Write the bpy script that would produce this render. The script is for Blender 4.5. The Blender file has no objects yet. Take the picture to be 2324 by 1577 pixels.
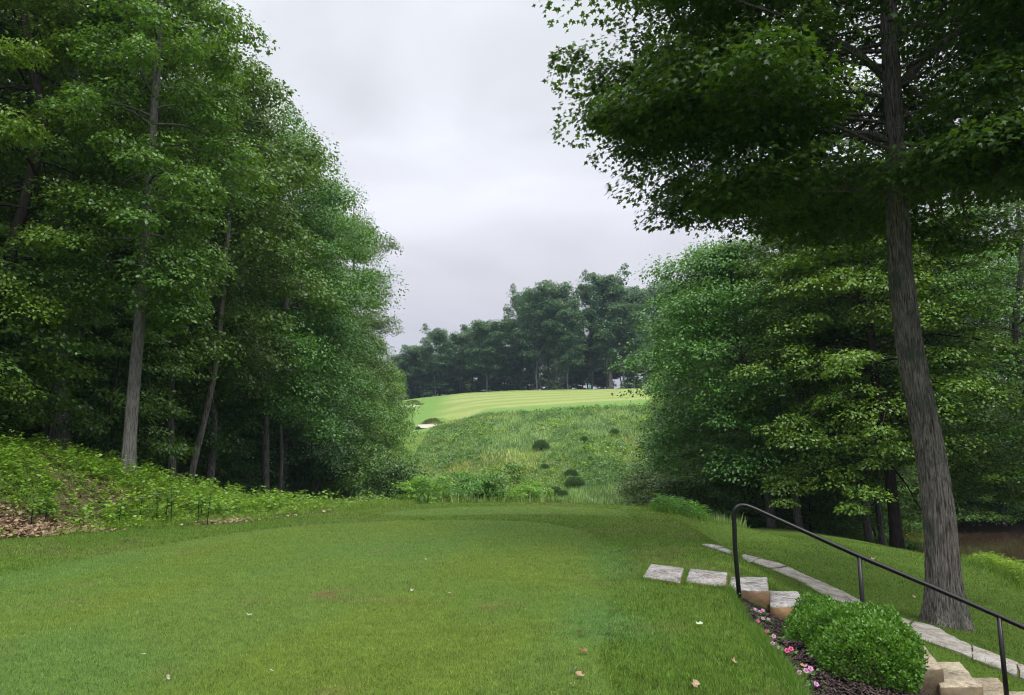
import bpy, math, random
import numpy as np
from mathutils import Vector

# ---------------------------------------------------------------- camera model (for measuring the place)
FPX, CU, CV, EYE = 1720.0, 1162.0, 788.5, 1.6
PITCH = math.radians(8.32)
cp, sp = math.cos(PITCH), math.sin(PITCH)

def ray(u, v):
    a, b = (u - CU) / FPX, (CV - v) / FPX
    return np.array([a, cp - b * sp, sp + b * cp])

def at_z(u, v, z):
    d = ray(u, v); t = (z - EYE) / d[2]
    return (d[0] * t, d[1] * t)

def at_y(u, v, Y):
    d = ray(u, v); t = Y / d[1]
    return (d[0] * t, Y, EYE + d[2] * t)

# ---------------------------------------------------------------- numpy noise
def _hash(ix, iy, seed):
    h = (ix.astype(np.int64) * 374761393 + iy.astype(np.int64) * 668265263 + seed * 974634777) & 0x7fffffff
    h = ((h ^ (h >> 13)) * 1274126177) & 0x7fffffff
    return ((h ^ (h >> 16)) & 0xffff) / 65535.0

def vnoise(x, y, seed=0):
    x = np.asarray(x, float); y = np.asarray(y, float)
    ix, iy = np.floor(x), np.floor(y)
    fx, fy = x - ix, y - iy
    fx = fx * fx * (3 - 2 * fx); fy = fy * fy * (3 - 2 * fy)
    a = _hash(ix, iy, seed); b = _hash(ix + 1, iy, seed)
    c = _hash(ix, iy + 1, seed); d = _hash(ix + 1, iy + 1, seed)
    return (a * (1 - fx) + b * fx) * (1 - fy) + (c * (1 - fx) + d * fx) * fy

def fbm(x, y, seed=0, octv=4):
    s = 0; amp = .5; f = 1.0; tot = 0
    for k in range(octv):
        s = s + amp * vnoise(np.asarray(x) * f + 17.3 * k, np.asarray(y) * f - 9.1 * k, seed + k); tot += amp
        amp *= .5; f *= 2.03
    return s / tot

def sstep(a, b, x):
    t = np.clip((x - a) / (b - a), 0, 1)
    return t * t * (3 - 2 * t)

def sdf(poly, x, y):
    """signed distance to polygon: negative inside"""
    x = np.asarray(x, float); y = np.asarray(y, float)
    d = np.full(x.shape, 1e18); inside = np.zeros(x.shape, bool)
    n = len(poly)
    for i in range(n):
        ax, ay = poly[i]; bx, by = poly[(i + 1) % n]
        ex, ey = bx - ax, by - ay
        L = ex * ex + ey * ey + 1e-12
        t = np.clip(((x - ax) * ex + (y - ay) * ey) / L, 0, 1)
        d = np.minimum(d, (x - ax - ex * t) ** 2 + (y - ay - ey * t) ** 2)
        c = ((ay > y) != (by > y))
        if abs(ey) > 1e-12:
            inside ^= c & (x < ex * (y - ay) / ey + ax)
    d = np.sqrt(d)
    return np.where(inside, -d, d)

def smooth_poly(pts, it=2):
    for _ in range(it):
        q = []
        for i in range(len(pts)):
            a, b = pts[i], pts[(i + 1) % len(pts)]
            q.append((a[0] * .75 + b[0] * .25, a[1] * .75 + b[1] * .25))
            q.append((a[0] * .25 + b[0] * .75, a[1] * .25 + b[1] * .75))
        pts = q
    return pts

# ---------------------------------------------------------------- terrain
ROWS = [
 (-20, [(-60,1.5),(-14,.5),(-9,0),(3,0),(6,-1.2),(10,-1.4),(16,-1.8),(24,-3.8),(80,-4)]),
 (5,   [(-60,3),(-20,2.2),(-14,1.0),(-10.5,.05),(-6,0),(2.3,0),(5.6,-1.15),(7,-1.25),(10,-1.4),(14,-1.7),(20,-3.8),(80,-4)]),
 (9,   [(-60,3),(-20,2.6),(-14,1.4),(-10.5,.05),(-7,0),(2.6,0),(5.6,-1.0),(7,-1.15),(10,-1.3),(14,-1.6),(20,-3.8),(80,-4)]),
 (13,  [(-60,3),(-20,3.0),(-14,1.5),(-10.4,.05),(-7,0),(3,0),(4.8,-.8),(6.5,-.98),(10,-1.25),(14,-1.55),(20,-3.9),(80,-4)]),
 (18,  [(-60,3),(-22,3.1),(-14,1.95),(-11.5,1.0),(-9.3,.06),(-6,0),(3,0),(4.9,-.72),(6,-.85),(11,-1.2),(14,-1.5),(22,-3.9),(80,-4)]),
 (22,  [(-60,3),(-20,2.6),(-14,1.95),(-11,1.2),(-8,.3),(-5,-.1),(3,-.1),(5,-.75),(11,-1.15),(14,-1.5),(24,-4),(80,-4)]),
 (27,  [(-60,3),(-18,1.6),(-14,1.0),(-11,.5),(-7,-.1),(-4,-.5),(4,-.7),(8,-1.0),(13,-1.35),(17,-2.4),(26,-4.1),(80,-4)]),
 (34,  [(-60,2),(-18,.6),(-13.5,-.1),(-10,-.9),(-4,-2),(4,-2),(7,-1.4),(12,-1.35),(15,-2.0),(20,-3.6),(30,-4.2),(80,-4)]),
 (42,  [(-60,0),(-18,-1),(-13.5,-1.6),(-9,-2.8),(-4,-4),(5,-4),(9,-3),(13,-2.2),(17,-3.0),(22,-3.8),(30,-4.2),(80,-4)]),
 (50,  [(-60,-2),(-14,-2.6),(-6,-4.6),(5,-5),(10,-4),(15,-3.2),(22,-3.7),(27,-4.2),(40,-4.2),(80,-2)]),
 (57,  [(-60,-2),(-14,-3.4),(-6,-4.2),(5,-4.4),(12,-3.8),(20,-3.5),(26,-3.9),(50,-4),(80,-2)]),
 (64,  [(-80,-1),(-14,-3.2),(-5,-3),(5,-2.8),(12,-3),(20,-3),(60,0),(100,3)]),
 (84,  [(-90,3),(-14,-.6),(-6,.4),(0,1.1),(5,1.5),(14,1.9),(30,2.4),(100,6)]),
 (98,  [(-100,5),(-18,1.7),(-8,3.2),(0,4.6),(6,5.2),(16,5.8),(40,6),(100,8)]),
 (110, [(-110,7),(-24,3.1),(-14,4.6),(-4,7.3),(4,8.2),(10,8.6),(22,9.4),(50,9),(110,10)]),
 (130, [(-120,8),(-28,6.0),(-18,7.2),(-8,10.0),(4,11.0),(12,11.6),(26,12.4),(60,12),(120,12)]),
 (155, [(-130,11),(-36,9.5),(-24,11.3),(-10,13.6),(4,14.5),(14,14.9),(32,15.6),(70,15),(130,15)]),
 (182, [(-150,13),(-45,13.5),(-27,15.4),(-10,17.4),(4,18.0),(16,18.1),(32,18.4),(80,18),(150,18)]),
 (205, [(-160,13),(-45,14.6),(-27,16.4),(-10,18.1),(4,18.6),(16,18.6),(32,18.6),(80,18),(160,18)]),
 (260, [(-200,11),(-45,13),(0,16),(40,17),(200,16)]),
 (700, [(-700,0),(0,4),(700,0)]),
]
GX = np.arange(-180, 180.01, .75); GY = np.arange(-24, 330.01, .75)
_gx, _gy = np.meshgrid(GX, GY)
_tab = np.array([np.interp(GX, [p[0] for p in r[1]], [p[1] for p in r[1]]) for r in ROWS])
_ry = np.array([r[0] for r in ROWS], float)
_base = np.empty_like(_gx)
for _j in range(len(GX)):
    _base[:, _j] = np.interp(GY, _ry, _tab[:, _j])
def _blur(a, n, ax):
    k = np.ones(2 * n + 1) / (2 * n + 1)
    return np.apply_along_axis(lambda m: np.convolve(np.pad(m, n, mode='edge'), k, mode='valid'), ax, a)
_sm = _base
for _ in range(2):
    _sm = _blur(_blur(_sm, 1, 0), 1, 1)
_sm2 = _sm
for _ in range(2):
    _sm2 = _blur(_blur(_sm2, 4, 0), 3, 1)
_w = sstep(40, 75, _gy)
_base = _sm * (1 - _w) + _sm2 * _w

def base_h(x, y):
    x = np.clip(np.asarray(x, float), GX[0], GX[-1] - 1e-6); y = np.clip(np.asarray(y, float), GY[0], GY[-1] - 1e-6)
    fx = (x - GX[0]) / .75; fy = (y - GY[0]) / .75
    ix = np.clip(fx.astype(int), 0, len(GX) - 2); iy = np.clip(fy.astype(int), 0, len(GY) - 2)
    fx -= ix; fy -= iy
    return (_base[iy, ix] * (1 - fx) + _base[iy, ix + 1] * fx) * (1 - fy) + (_base[iy + 1, ix] * (1 - fx) + _base[iy + 1, ix + 1] * fx) * fy

# plateau (whole raised tee ground), mown tees, mulch bed
PLAT = smooth_poly([(-30,-20),(2.1,-20),(2.15,3),(2.25,6.5),(2.75,9),(3.0,11),(3.55,15),(3.9,18.5),(4.15,22),(4.0,25),(2.6,27.4),(-1,27.8),(-3.6,26.6),(-5.2,23.5),(-6.2,20),(-8.2,17.5),(-10.3,14.5),(-11,9),(-30,9)], 2)
TEE1 = smooth_poly([(-16,-20),(1.6,-20)] + [at_z(u, v, 0) for u, v in [(1335,1560),(1372,1420),(1388,1310),(1380,1245),(1332,1208),(1262,1191),(1160,1182),(1030,1181),(900,1183),(770,1188),(640,1198),(489,1217),(320,1247),(169,1273),(0,1314)]] + [(-10.5,7),(-12,2)], 2)
TEE2 = smooth_poly([at_z(u, v, 0) for u, v in [(845,1170),(920,1160),(1008,1154),(1141,1150),(1250,1149.5),(1341,1152),(1400,1158),(1436,1168),(1408,1174.5),(1341,1170),(1141,1169),(941,1174)]], 2)
BED = [at_z(u, v, -.03) for u, v in [(1655,1345),(1690,1374),(1718,1430),(1746,1480),(1788,1530),(1820,1577),(1868,1680)]] + [(2.1,2.5),(5.4,2.5),(6.6,6.2),(6.4,7.4),(5.3,8.0),(4.75,8.35),(4.1,8.9),(3.4,9.75),(2.95,10.0)]
_bedleft = [at_z(u, v, -.03) for u, v in [(1690,1374),(1746,1480),(1820,1577)]]

stone_spec = [
 (.06, .22, [(1477, 1279), (1552, 1288), (1544, 1321), (1458, 1307)]),
 (.05, .22, [(1566, 1289), (1651, 1299), (1648, 1330), (1556, 1319)]),
 (-.04, .28, [(1658, 1308), (1741, 1309), (1745, 1339), (1651, 1338)]),
 (-.18, .24, [(1745, 1340), (1811, 1341), (1838, 1376), (1748, 1376)]),
 (-.34, .24, [(1836, 1374), (1905, 1376), (1935, 1424), (1842, 1422)]),
 (-.48, .24, [(1935, 1412), (2002, 1414), (2036, 1466), (1944, 1464)]),
 (-.60, .28, [(2026, 1466), (2098, 1464), (2141, 1517), (2048, 1518)]),
 (-.74, .28, [(2104, 1501), (2178, 1501), (2230, 1557), (2134, 1558)]),
 (-.88, .28, [(2194, 1537), (2264, 1537), (2322, 1600), (2221, 1602)]),
 (-1.02, .28, [(2280, 1568), (2350, 1568), (2420, 1640), (2316, 1642)])]
STONE_POLYS = [(zt, [at_z(u, v, zt) for u, v in q]) for zt, th, q in stone_spec]
BUNK = []   # sand bunkers: (cx, cy, rx, ry, depth)
def height(x, y, fine=True):
    x = np.asarray(x, float); y = np.asarray(y, float)
    b = base_h(x, y)
    d = sdf(PLAT, x, y)
    w = 1.5 + 4.8 * sstep(21, 27, y) + 2.3 * sstep(-3, -8, x)
    t = sstep(0, 1, np.clip(d / w, 0, 1))
    z = b * t + 0.0 * (1 - t)
    # gentle undulation
    z = z + (fbm(x * .35, y * .35, 3, 3) - .5) * .10 * sstep(-1, 3, d) * 1.0
    far = sstep(55, 75, y)
    z = z + far * ((fbm(x * .09, y * .09, 5, 4) - .5) * 1.0) * (1 - .75 * sstep(104, 118, y))
    for cx, cy, rx, ry, dep in BUNK:
        q = ((x - cx) / rx) ** 2 + ((y - cy) / ry) ** 2
        z = z - dep * sstep(1.0, .35, q)
        # raised lip behind the sand
        q2 = ((x - cx - .15 * rx) / (rx * 1.25)) ** 2 + ((y - cy - ry * 1.45) / (ry * .8)) ** 2
        z = z + 1.0 * sstep(1.1, .1, q2)
    # hollows and mounds round the bunkers
    q = np.exp(-(((x + 9.5) / 4.5) ** 2 + ((y - 126) / 5) ** 2)); z = z - 1.1 * q
    q = np.exp(-(((x + 14) / 5) ** 2 + ((y - 146) / 6) ** 2)); z = z - .9 * q
    # cut for the stone stairs: ground follows the fall of the steps
    s_ = .953 * x - .303 * y; t_ = .303 * x + .953 * y
    zt = -.22 - .40 * (s_ - .02)
    wst = sstep(7.4, 8.8, t_) * (1 - sstep(10.75, 11.5, t_)) * sstep(-.45, -.12, s_) * (1 - sstep(4.2, 5.0, s_))
    z = z * (1 - wst) + np.minimum(z, np.minimum(zt, .0)) * wst
    if fine:
        for zt_, P_ in STONE_POLYS:
            z = np.minimum(z, z + (np.minimum(z, zt_ - .09) - z) * sstep(.06, -.02, sdf(P_, x, y)))
        bd = sdf(BED, x, y)
        z = z - .05 * sstep(.03, -.05, bd)
        ro = sstep(0, .06, sdf(TEE1, x, y)) * sstep(0, .06, sdf(TEE2, x, y))
        z = z + .02 * ro * (1 - sstep(.0, .1, -bd))
    return z

def hz(x, y):
    return float(height(np.array([x]), np.array([y]))[0])

def ground_hit(u, v, y0=3.0, y1=330.0):
    d = ray(u, v)
    ys = np.concatenate([np.arange(y0, 60, .02), np.arange(60, y1, .15)])
    t = ys / d[1]
    z = EYE + d[2] * t
    g = height(d[0] * t, ys)
    k = np.argmax(g >= z)
    if not (g >= z).any(): k = len(ys) - 1
    return np.array([d[0] * t[k], ys[k], g[k]])

# bunkers are set where they are seen on the far slope
for (u, v, rx, ry, dep) in [(972, 968, 2.4, 1.9, .15), (930, 923, 2.6, 2.2, .15)]:
    g = ground_hit(u, v, 80)
    BUNK.append((g[0], g[1], rx, ry, dep))

# ---------------------------------------------------------------- scene helpers
C = bpy.context.scene.collection
def mesh_obj(name, verts, faces=None, mat=None, parent=None, flat=None, totals=None, attrs=None, smooth=False):
    me = bpy.data.meshes.new(name)
    verts = np.asarray(verts, np.float32)
    if flat is None:
        totals = np.array([len(f) for f in faces], np.int32)
        flat = np.concatenate([np.asarray(f, np.int32) for f in faces]) if len(faces) else np.zeros(0, np.int32)
    me.vertices.add(len(verts)); me.vertices.foreach_set('co', verts.ravel())
    me.loops.add(len(flat)); me.loops.foreach_set('vertex_index', np.asarray(flat, np.int32))
    totals = np.asarray(totals, np.int32)
    me.polygons.add(len(totals))
    starts = np.concatenate([[0], np.cumsum(totals)[:-1]]).astype(np.int32)
    me.polygons.foreach_set('loop_start', starts)
    me.polygons.foreach_set('loop_total', totals)
    if smooth: me.polygons.foreach_set('use_smooth', np.ones(len(totals), bool))
    for k, val in (attrs or {}).items():
        val = np.asarray(val, np.float32)
        if val.ndim == 1:
            a = me.attributes.new(k, 'FLOAT', 'POINT'); a.data.foreach_set('value', val)
        else:
            a = me.attributes.new(k, 'FLOAT_COLOR', 'POINT')
            if val.shape[1] == 3: val = np.hstack([val, np.ones((len(val), 1), np.float32)])
            a.data.foreach_set('color', val.ravel())
    me.update(calc_edges=True)
    if mat: me.materials.append(mat)
    o = bpy.data.objects.new(name, me); C.objects.link(o)
    if parent: o.parent = parent
    return o

def empty(name, loc, label=None, cat=None, group=None, rz=0):
    o = bpy.data.objects.new(name, None); C.objects.link(o)
    o.empty_display_size = .2; o.location = loc; o.rotation_euler = (0, 0, rz)
    tag(o, label, cat, group); return o

def tag(o, label=None, cat=None, group=None, kind=None):
    if label: o['label'] = label
    if cat: o['category'] = cat
    if group: o['group'] = group
    if kind: o['kind'] = kind
    return o

def copy_tree(o, loc, rz=0, scale=(1, 1, 1), label=None, cat=None, group=None):
    r = o.copy(); C.objects.link(r)
    r.location = loc; r.rotation_euler = (0, 0, rz); r.scale = scale
    if label: r['label'] = label
    if cat: r['category'] = cat
    if group: r['group'] = group
    elif 'group' in r: del r['group']
    for ch in o.children:
        c = ch.copy(); C.objects.link(c); c.parent = r
        for g in ch.children:
            k = g.copy(); C.objects.link(k); k.parent = c
    return r

# ---------------------------------------------------------------- materials
class NT:
    def __init__(s, name):
        s.m = bpy.data.materials.new(name); s.m.use_nodes = True
        s.t = s.m.node_tree; s.t.nodes.clear()
        s.out = s.t.nodes.new('ShaderNodeOutputMaterial')
    def n(s, typ, **kw):
        nd = s.t.nodes.new(typ)
        for k, v in kw.items():
            if k == 'inp':
                for kk, vv in v.items(): nd.inputs[kk].default_value = vv
            else: setattr(nd, k, v)
        return nd
    def l(s, a, b): s.t.links.new(a, b)
    def ramp(s, fac, stops, interp='LINEAR'):
        r = s.n('ShaderNodeValToRGB'); r.color_ramp.interpolation = interp
        e = r.color_ramp.elements
        while len(e) < len(stops): e.new(.5)
        for i, (p, c) in enumerate(stops):
            e[i].position = p; e[i].color = (*c, 1)
        s.l(fac, r.inputs[0]); return r.outputs[0]
    def mix(s, fac, a, b, mode='MIX'):
        m = s.n('ShaderNodeMix', data_type='RGBA', blend_type=mode)
        for sock, v in ((m.inputs[0], fac), (m.inputs[6], a), (m.inputs[7], b)):
            if hasattr(v, 'is_output'): s.l(v, sock)
            elif isinstance(v, (tuple, list)): sock.default_value = (*v, 1) if len(v) == 3 else v
            else: sock.default_value = v
        return m.outputs[2]
    def noise(s, scale, detail=4, rough=.55, vec=None, out=0):
        nd = s.n('ShaderNodeTexNoise', inp={'Scale': scale, 'Detail': detail, 'Roughness': rough})
        if vec is not None: s.l(vec, nd.inputs['Vector'])
        return nd.outputs[out]
    def objc(s, scale=None):
        tc = s.n('ShaderNodeTexCoord'); v = tc.outputs['Object']
        if scale:
            mp = s.n('ShaderNodeMapping'); mp.inputs['Scale'].default_value = scale
            s.l(v, mp.inputs[0]); v = mp.outputs[0]
        return v
    def bump(s, h, strength, dist=.02):
        b = s.n('ShaderNodeBump', inp={'Strength': strength, 'Distance': dist})
        s.l(h, b.inputs['Height']); return b.outputs[0]
    def pbr(s, col, rough=.7, spec=.3, normal=None, metal=0):
        p = s.n('ShaderNodeBsdfPrincipled')
        p.inputs['Roughness'].default_value = rough
        p.inputs['Specular IOR Level'].default_value = spec
        p.inputs['Metallic'].default_value = metal
        if hasattr(col, 'is_output'): s.l(col, p.inputs['Base Color'])
        else: p.inputs['Base Color'].default_value = (*col, 1)
        if normal is not None: s.l(normal, p.inputs['Normal'])
        return p.outputs[0]
    def done(s, sh):
        s.l(sh, s.out.inputs[0]); return s.m

def mat_leaf(name, dark, light, trans=.35, spec=.5, rough=.40, tcol=None):
    t = NT(name)
    a = t.n('ShaderNodeAttribute', attribute_name='rnd').outputs['Fac']
    b = t.n('ShaderNodeAttribute', attribute_name='tone').outputs['Fac']
    oi = t.n('ShaderNodeObjectInfo').outputs['Random']
    c = t.mix(a, dark, light)
    hs = t.n('ShaderNodeHueSaturation')
    hs.inputs['Saturation'].default_value = 1.0
    mr = t.n('ShaderNodeMapRange', inp={3: .84, 4: 1.2}); t.l(b, mr.inputs[0]); t.l(mr.outputs[0], hs.inputs['Value'])
    mr2 = t.n('ShaderNodeMapRange', inp={3: .485, 4: .512}); t.l(oi, mr2.inputs[0]); t.l(mr2.outputs[0], hs.inputs['Hue'])
    t.l(c, hs.inputs['Color']); c = hs.outputs[0]
    p = t.pbr(c, rough, spec)
    tr = t.n('ShaderNodeBsdfTranslucent')
    tc = t.mix(1.0, c, tcol or (1.5, 1.35, .55), 'MULTIPLY'); t.l(tc, tr.inputs[0])
    mx = t.n('ShaderNodeMixShader', inp={0: trans}); t.l(p, mx.inputs[1]); t.l(tr.outputs[0], mx.inputs[2])
    return t.done(mx.outputs[0])

def mat_bark(name, dark, light, sc=1.0, bump=.6, moss=0.0):
    t = NT(name)
    v = t.objc((9 * sc, 9 * sc, (1.3 if sc < 2 else .75) * sc))
    n1 = t.noise(2.2, 6, .65, v)
    n2 = t.noise(1.1, 3, .5, t.objc((1.2, 1.2, .6)))
    c = t.ramp(n1, [(.36, dark), (.62, light)])
    c = t.mix(n2, c, t.mix(1.0, c, (.62, .66, .62), 'MULTIPLY'))
    if moss:
        n3 = t.noise(1.7, 5, .7, t.objc((1.5, 1.5, .8)))
        f = t.ramp(n3, [(.52, (0, 0, 0)), (.66, (moss,) * 3)])
        c = t.mix(f, c, (.045, .06, .045))
    return t.done(t.pbr(c, .9, .15, t.bump(n1, bump, .03)))

def mat_blade(name, trans=.3):
    t = NT(name)
    c = t.n('ShaderNodeAttribute', attribute_name='Col').outputs['Color']
    p = t.pbr(c, .5, .25)
    tr = t.n('ShaderNodeBsdfTranslucent'); t.l(t.mix(1.0, c, (1.3, 1.25, .6), 'MULTIPLY'), tr.inputs[0])
    mx = t.n('ShaderNodeMixShader', inp={0: trans}); t.l(p, mx.inputs[1]); t.l(tr.outputs[0], mx.inputs[2])
    return t.done(mx.outputs[0])

def mat_ground():
    t = NT('turf_and_soil')
    c = t.n('ShaderNodeAttribute', attribute_name='Col').outputs['Color']
    v = t.objc()
    n1 = t.noise(38, 5, .7, v)
    n2 = t.noise(6, 4, .6, v)
    m = t.ramp(n1, [(.3, (.55, .55, .55)), (.7, (1.3, 1.3, 1.25))])
    c = t.mix(1.0, c, m, 'MULTIPLY')
    m2 = t.ramp(n2, [(.3, (.86, .88, .85)), (.7, (1.12, 1.1, 1.1))])
    c = t.mix(1.0, c, m2, 'MULTIPLY')
    return t.done(t.pbr(c, .9, .1, t.bump(n1, .5, .03)))

M = {}
M['ground'] = mat_ground()
M['blade'] = mat_blade('grass_blades')
M['leaf_forest'] = mat_leaf('leaf_forest', (.040, .092, .014), (.122, .230, .040), trans=.30)
M['leaf_beech'] = mat_leaf('leaf_beech', (.052, .135, .014), (.150, .295, .038), trans=.34)
M['leaf_fresh'] = mat_leaf('leaf_fresh', (.046, .125, .018), (.128, .280, .052), trans=.32)
M['leaf_edge'] = mat_leaf('leaf_edge', (.058, .150, .020), (.200, .350, .052), trans=.34)
M['leaf_blue'] = mat_leaf('leaf_blue', (.036, .098, .026), (.108, .232, .066), trans=.30)
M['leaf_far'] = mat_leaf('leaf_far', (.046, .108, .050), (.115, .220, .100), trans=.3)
M['leaf_maple'] = mat_leaf('leaf_maple', (.026, .070, .010), (.075, .150, .020), trans=.40)
M['leaf_box'] = mat_leaf('leaf_box', (.045, .125, .014), (.120, .265, .030), trans=.3, spec=.5)
M['leaf_weed'] = mat_leaf('leaf_weed', (.105, .215, .024), (.235, .400, .050), trans=.35)
M['bark'] = mat_bark('bark_grey_brown', (.045, .041, .038), (.230, .212, .198), 1.0)
M['bark_maple'] = mat_bark('bark_furrowed', (.022, .019, .017), (.230, .208, .192), 2.6, .9, moss=.8)
M['bark_pale'] = mat_bark('bark_pale', (.07, .066, .063), (.22, .205, .195), 1.4, .5)
M['bark_dark'] = mat_bark('bark_dark', (.018, .015, .013), (.060, .050, .044), 1.0)

# ---------------------------------------------------------------- turf colour (what the plants themselves look like)
def lerp(a, b, t): return a * (1 - t)[:, None] + b * t[:, None]
def V3(*c): return np.array(c, float)[None, :]
def turf_color(x, y):
    """returns colour and zone weights"""
    n = len(x)
    d1 = sdf(TEE1, x, y); d2 = sdf(TEE2, x, y); dp = sdf(PLAT, x, y); bd = sdf(BED, x, y)
    jit = (fbm(x * 6, y * 6, 21, 2) - .5) * .12
    nlow = fbm(x * .5, y * .35, 31, 4); nmid = fbm(x * 2.2, y * 2.2, 32, 3)
    rough = lerp(V3(.092, .178, .024) + np.zeros((n, 3)), V3(.130, .212, .032) + np.zeros((n, 3)), nlow)
    tee = lerp(V3(.136, .236, .046) + np.zeros((n, 3)), V3(.158, .242, .040) + np.zeros((n, 3)), sstep(.35, .65, nlow))
    # mowing stripes, alternately olive and blue-green
    s = x - .16 * (y - 10) + (vnoise(x * .2, y * .2, 41) - .5) * 1.2
    st = sstep(-.35, .35, np.sin(s * 2 * math.pi / 4.6 + 1.9))
    olive = V3(.135, .185, .022); blue = V3(.095, .190, .058)
    tee = lerp(tee, lerp(blue + np.zeros((n, 3)), olive + np.zeros((n, 3)), st), np.full(n, .22))
    bare = sstep(.68, .80, fbm(x * .9 + 4, y * .9, 51, 4)) * .35 + np.exp(-((x + 2.12) / .42) ** 2 - ((y - 9.35) / .28) ** 2) * 1.0
    tee = lerp(tee, V3(.20, .165, .075) + np.zeros((n, 3)), bare * sstep(.5, .7, vnoise(x * 4, y * 4, 52)))
    # clover band and worn turf on the right-hand shoulder
    xb = x - np.interp(y, [0, 5, 9, 14, 20], [.55, .62, 1.15, 2.0, 3.0])
    cl = np.exp(-(xb / .42) ** 2) * sstep(17, 11, y) * sstep(.35, .65, fbm(x * 1.1, y * .8, 35, 3)) * .6
    col = rough.copy()
    dry = sstep(.52, .70, fbm(x * .8, y * .8, 61, 4)) * .35
    col = lerp(col, V3(.175, .175, .07) + np.zeros((n, 3)), dry)
    sw = .05 + .55 * sstep(.6, 1.6, x) * sstep(17.5, 13, y); in1 = sstep(1, -1, (d1 + jit * (1 + sw * 5)) / sw); in2 = sstep(.05, -.05, d2 + jit)
    col = lerp(col, tee, in1)
    t2 = lerp(V3(.155, .235, .040) + np.zeros((n, 3)), V3(.125, .225, .055) + np.zeros((n, 3)), nlow)
    col = lerp(col, t2, in2)
    col = lerp(col, V3(.095, .200, .055) + np.zeros((n, 3)), np.clip(cl, 0, .6))
    # front ring of rough round the second tee is a greyer green
    # lawn below
    lawn = sstep(1.2, 2.4, dp) * (x > 2) * sstep(40, 34, y)
    lc = lerp(V3(.110, .190, .028) + np.zeros((n, 3)), V3(.085, .150, .022) + np.zeros((n, 3)), sstep(.35, .65, fbm(x * .6, y * .25, 71, 4)))
    col = lerp(col, lc, lawn * .9)
    # bank on the left
    bank = sstep(.1, .6, dp + (nmid - .5) * .8) * (x < -3) * sstep(60, 45, y)
    bc = lerp(V3(.075, .125, .03) + np.zeros((n, 3)), V3(.13, .11, .06) + np.zeros((n, 3)), sstep(.52, .68, fbm(x * .7, y * .7, 81, 4)))
    col = lerp(col, bc, bank)
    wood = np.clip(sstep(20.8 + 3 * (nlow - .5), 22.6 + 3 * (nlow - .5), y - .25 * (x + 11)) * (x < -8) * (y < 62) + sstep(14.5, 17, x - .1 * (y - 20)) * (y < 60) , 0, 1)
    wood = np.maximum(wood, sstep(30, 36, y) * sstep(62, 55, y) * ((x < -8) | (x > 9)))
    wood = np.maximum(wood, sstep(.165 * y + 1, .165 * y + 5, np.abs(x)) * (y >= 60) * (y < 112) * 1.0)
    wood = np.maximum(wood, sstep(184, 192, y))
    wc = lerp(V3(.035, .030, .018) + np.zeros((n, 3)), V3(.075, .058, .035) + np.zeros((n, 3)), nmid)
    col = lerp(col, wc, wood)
    # ravine and wild slope
    wild = sstep(28, 31, y) * (1 - wood) * (x > -12) * (x < 9.0 + .2 * np.maximum(y - 30, 0)) * 1.0
    W1 = lerp(V3(.205, .315, .115) + np.zeros((n, 3)), V3(.280, .335, .105) + np.zeros((n, 3)), sstep(.35, .65, fbm(x * .08 + .04 * y, y * .06, 91, 3)))
    W1 = lerp(W1, V3(.07, .15, .06) + np.zeros((n, 3)), sstep(.45, .7, fbm(x * .5, y * .35, 92, 3)) * .5)
    col = lerp(col, W1, wild)
    # mown fairway beyond the wild slope
    lim = np.interp(x, [-30, -21, -14, -10, -4, 4, 16, 40], FL_Y)
    fw = sstep(-.5, .5, y - lim + (nmid - .5) * 3.0) * (y > 85) * (1 - sstep(184, 190, y))
    stripe = .5 + .5 * np.sin((y + .12 * x) * 2 * math.pi / 9.0 + 3.5 * vnoise(x * .03, y * .04, 99)) * (.3 + .9 * vnoise(x * .06 + 3, y * .2, 98))
    F = lerp(V3(.225, .300, .088) + np.zeros((n, 3)), V3(.300, .350, .125) + np.zeros((n, 3)), sstep(.35, .65, stripe))
    Fr = V3(.150, .270, .062) + .0 * F
    edge = sstep(16, 7, y - lim + (nlow - .5) * 6)
    left = sstep(-9, -15, x + .05 * (y - 120))
    F = lerp(F, Fr, np.clip(edge + left, 0, 1))
    F = lerp(F, V3(.16, .25, .06) + 0 * F, sstep(172, 178, y + .15 * x) * .8)
    col = lerp(col, F, fw)
    mul = sstep(.03, -.03, bd + (nmid - .5) * .05)
    col = lerp(col, V3(.022, .015, .013) + np.zeros((n, 3)), mul)
    Z = dict(d1=d1, d2=d2, dp=dp, bed=bd, wood=wood, bank=bank, wild=wild * (1 - fw), fw=fw, lawn=lawn, in1=in1, in2=in2, clover=np.clip(cl, 0, 1))
    return col, Z
_fl = [ground_hit(u, v, 80)[:2] for u, v in [(905,1003),(945,985),(1000,966),(1050,950),(1110,941),(1200,936),(1350,930),(1440,922)]]
_flx = np.array([p[0] for p in _fl]); _fly = np.array([p[1] for p in _fl])
FL_Y = list(np.interp([-30, -21, -14, -10, -4, 4, 16, 40], _flx, _fly))

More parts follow.
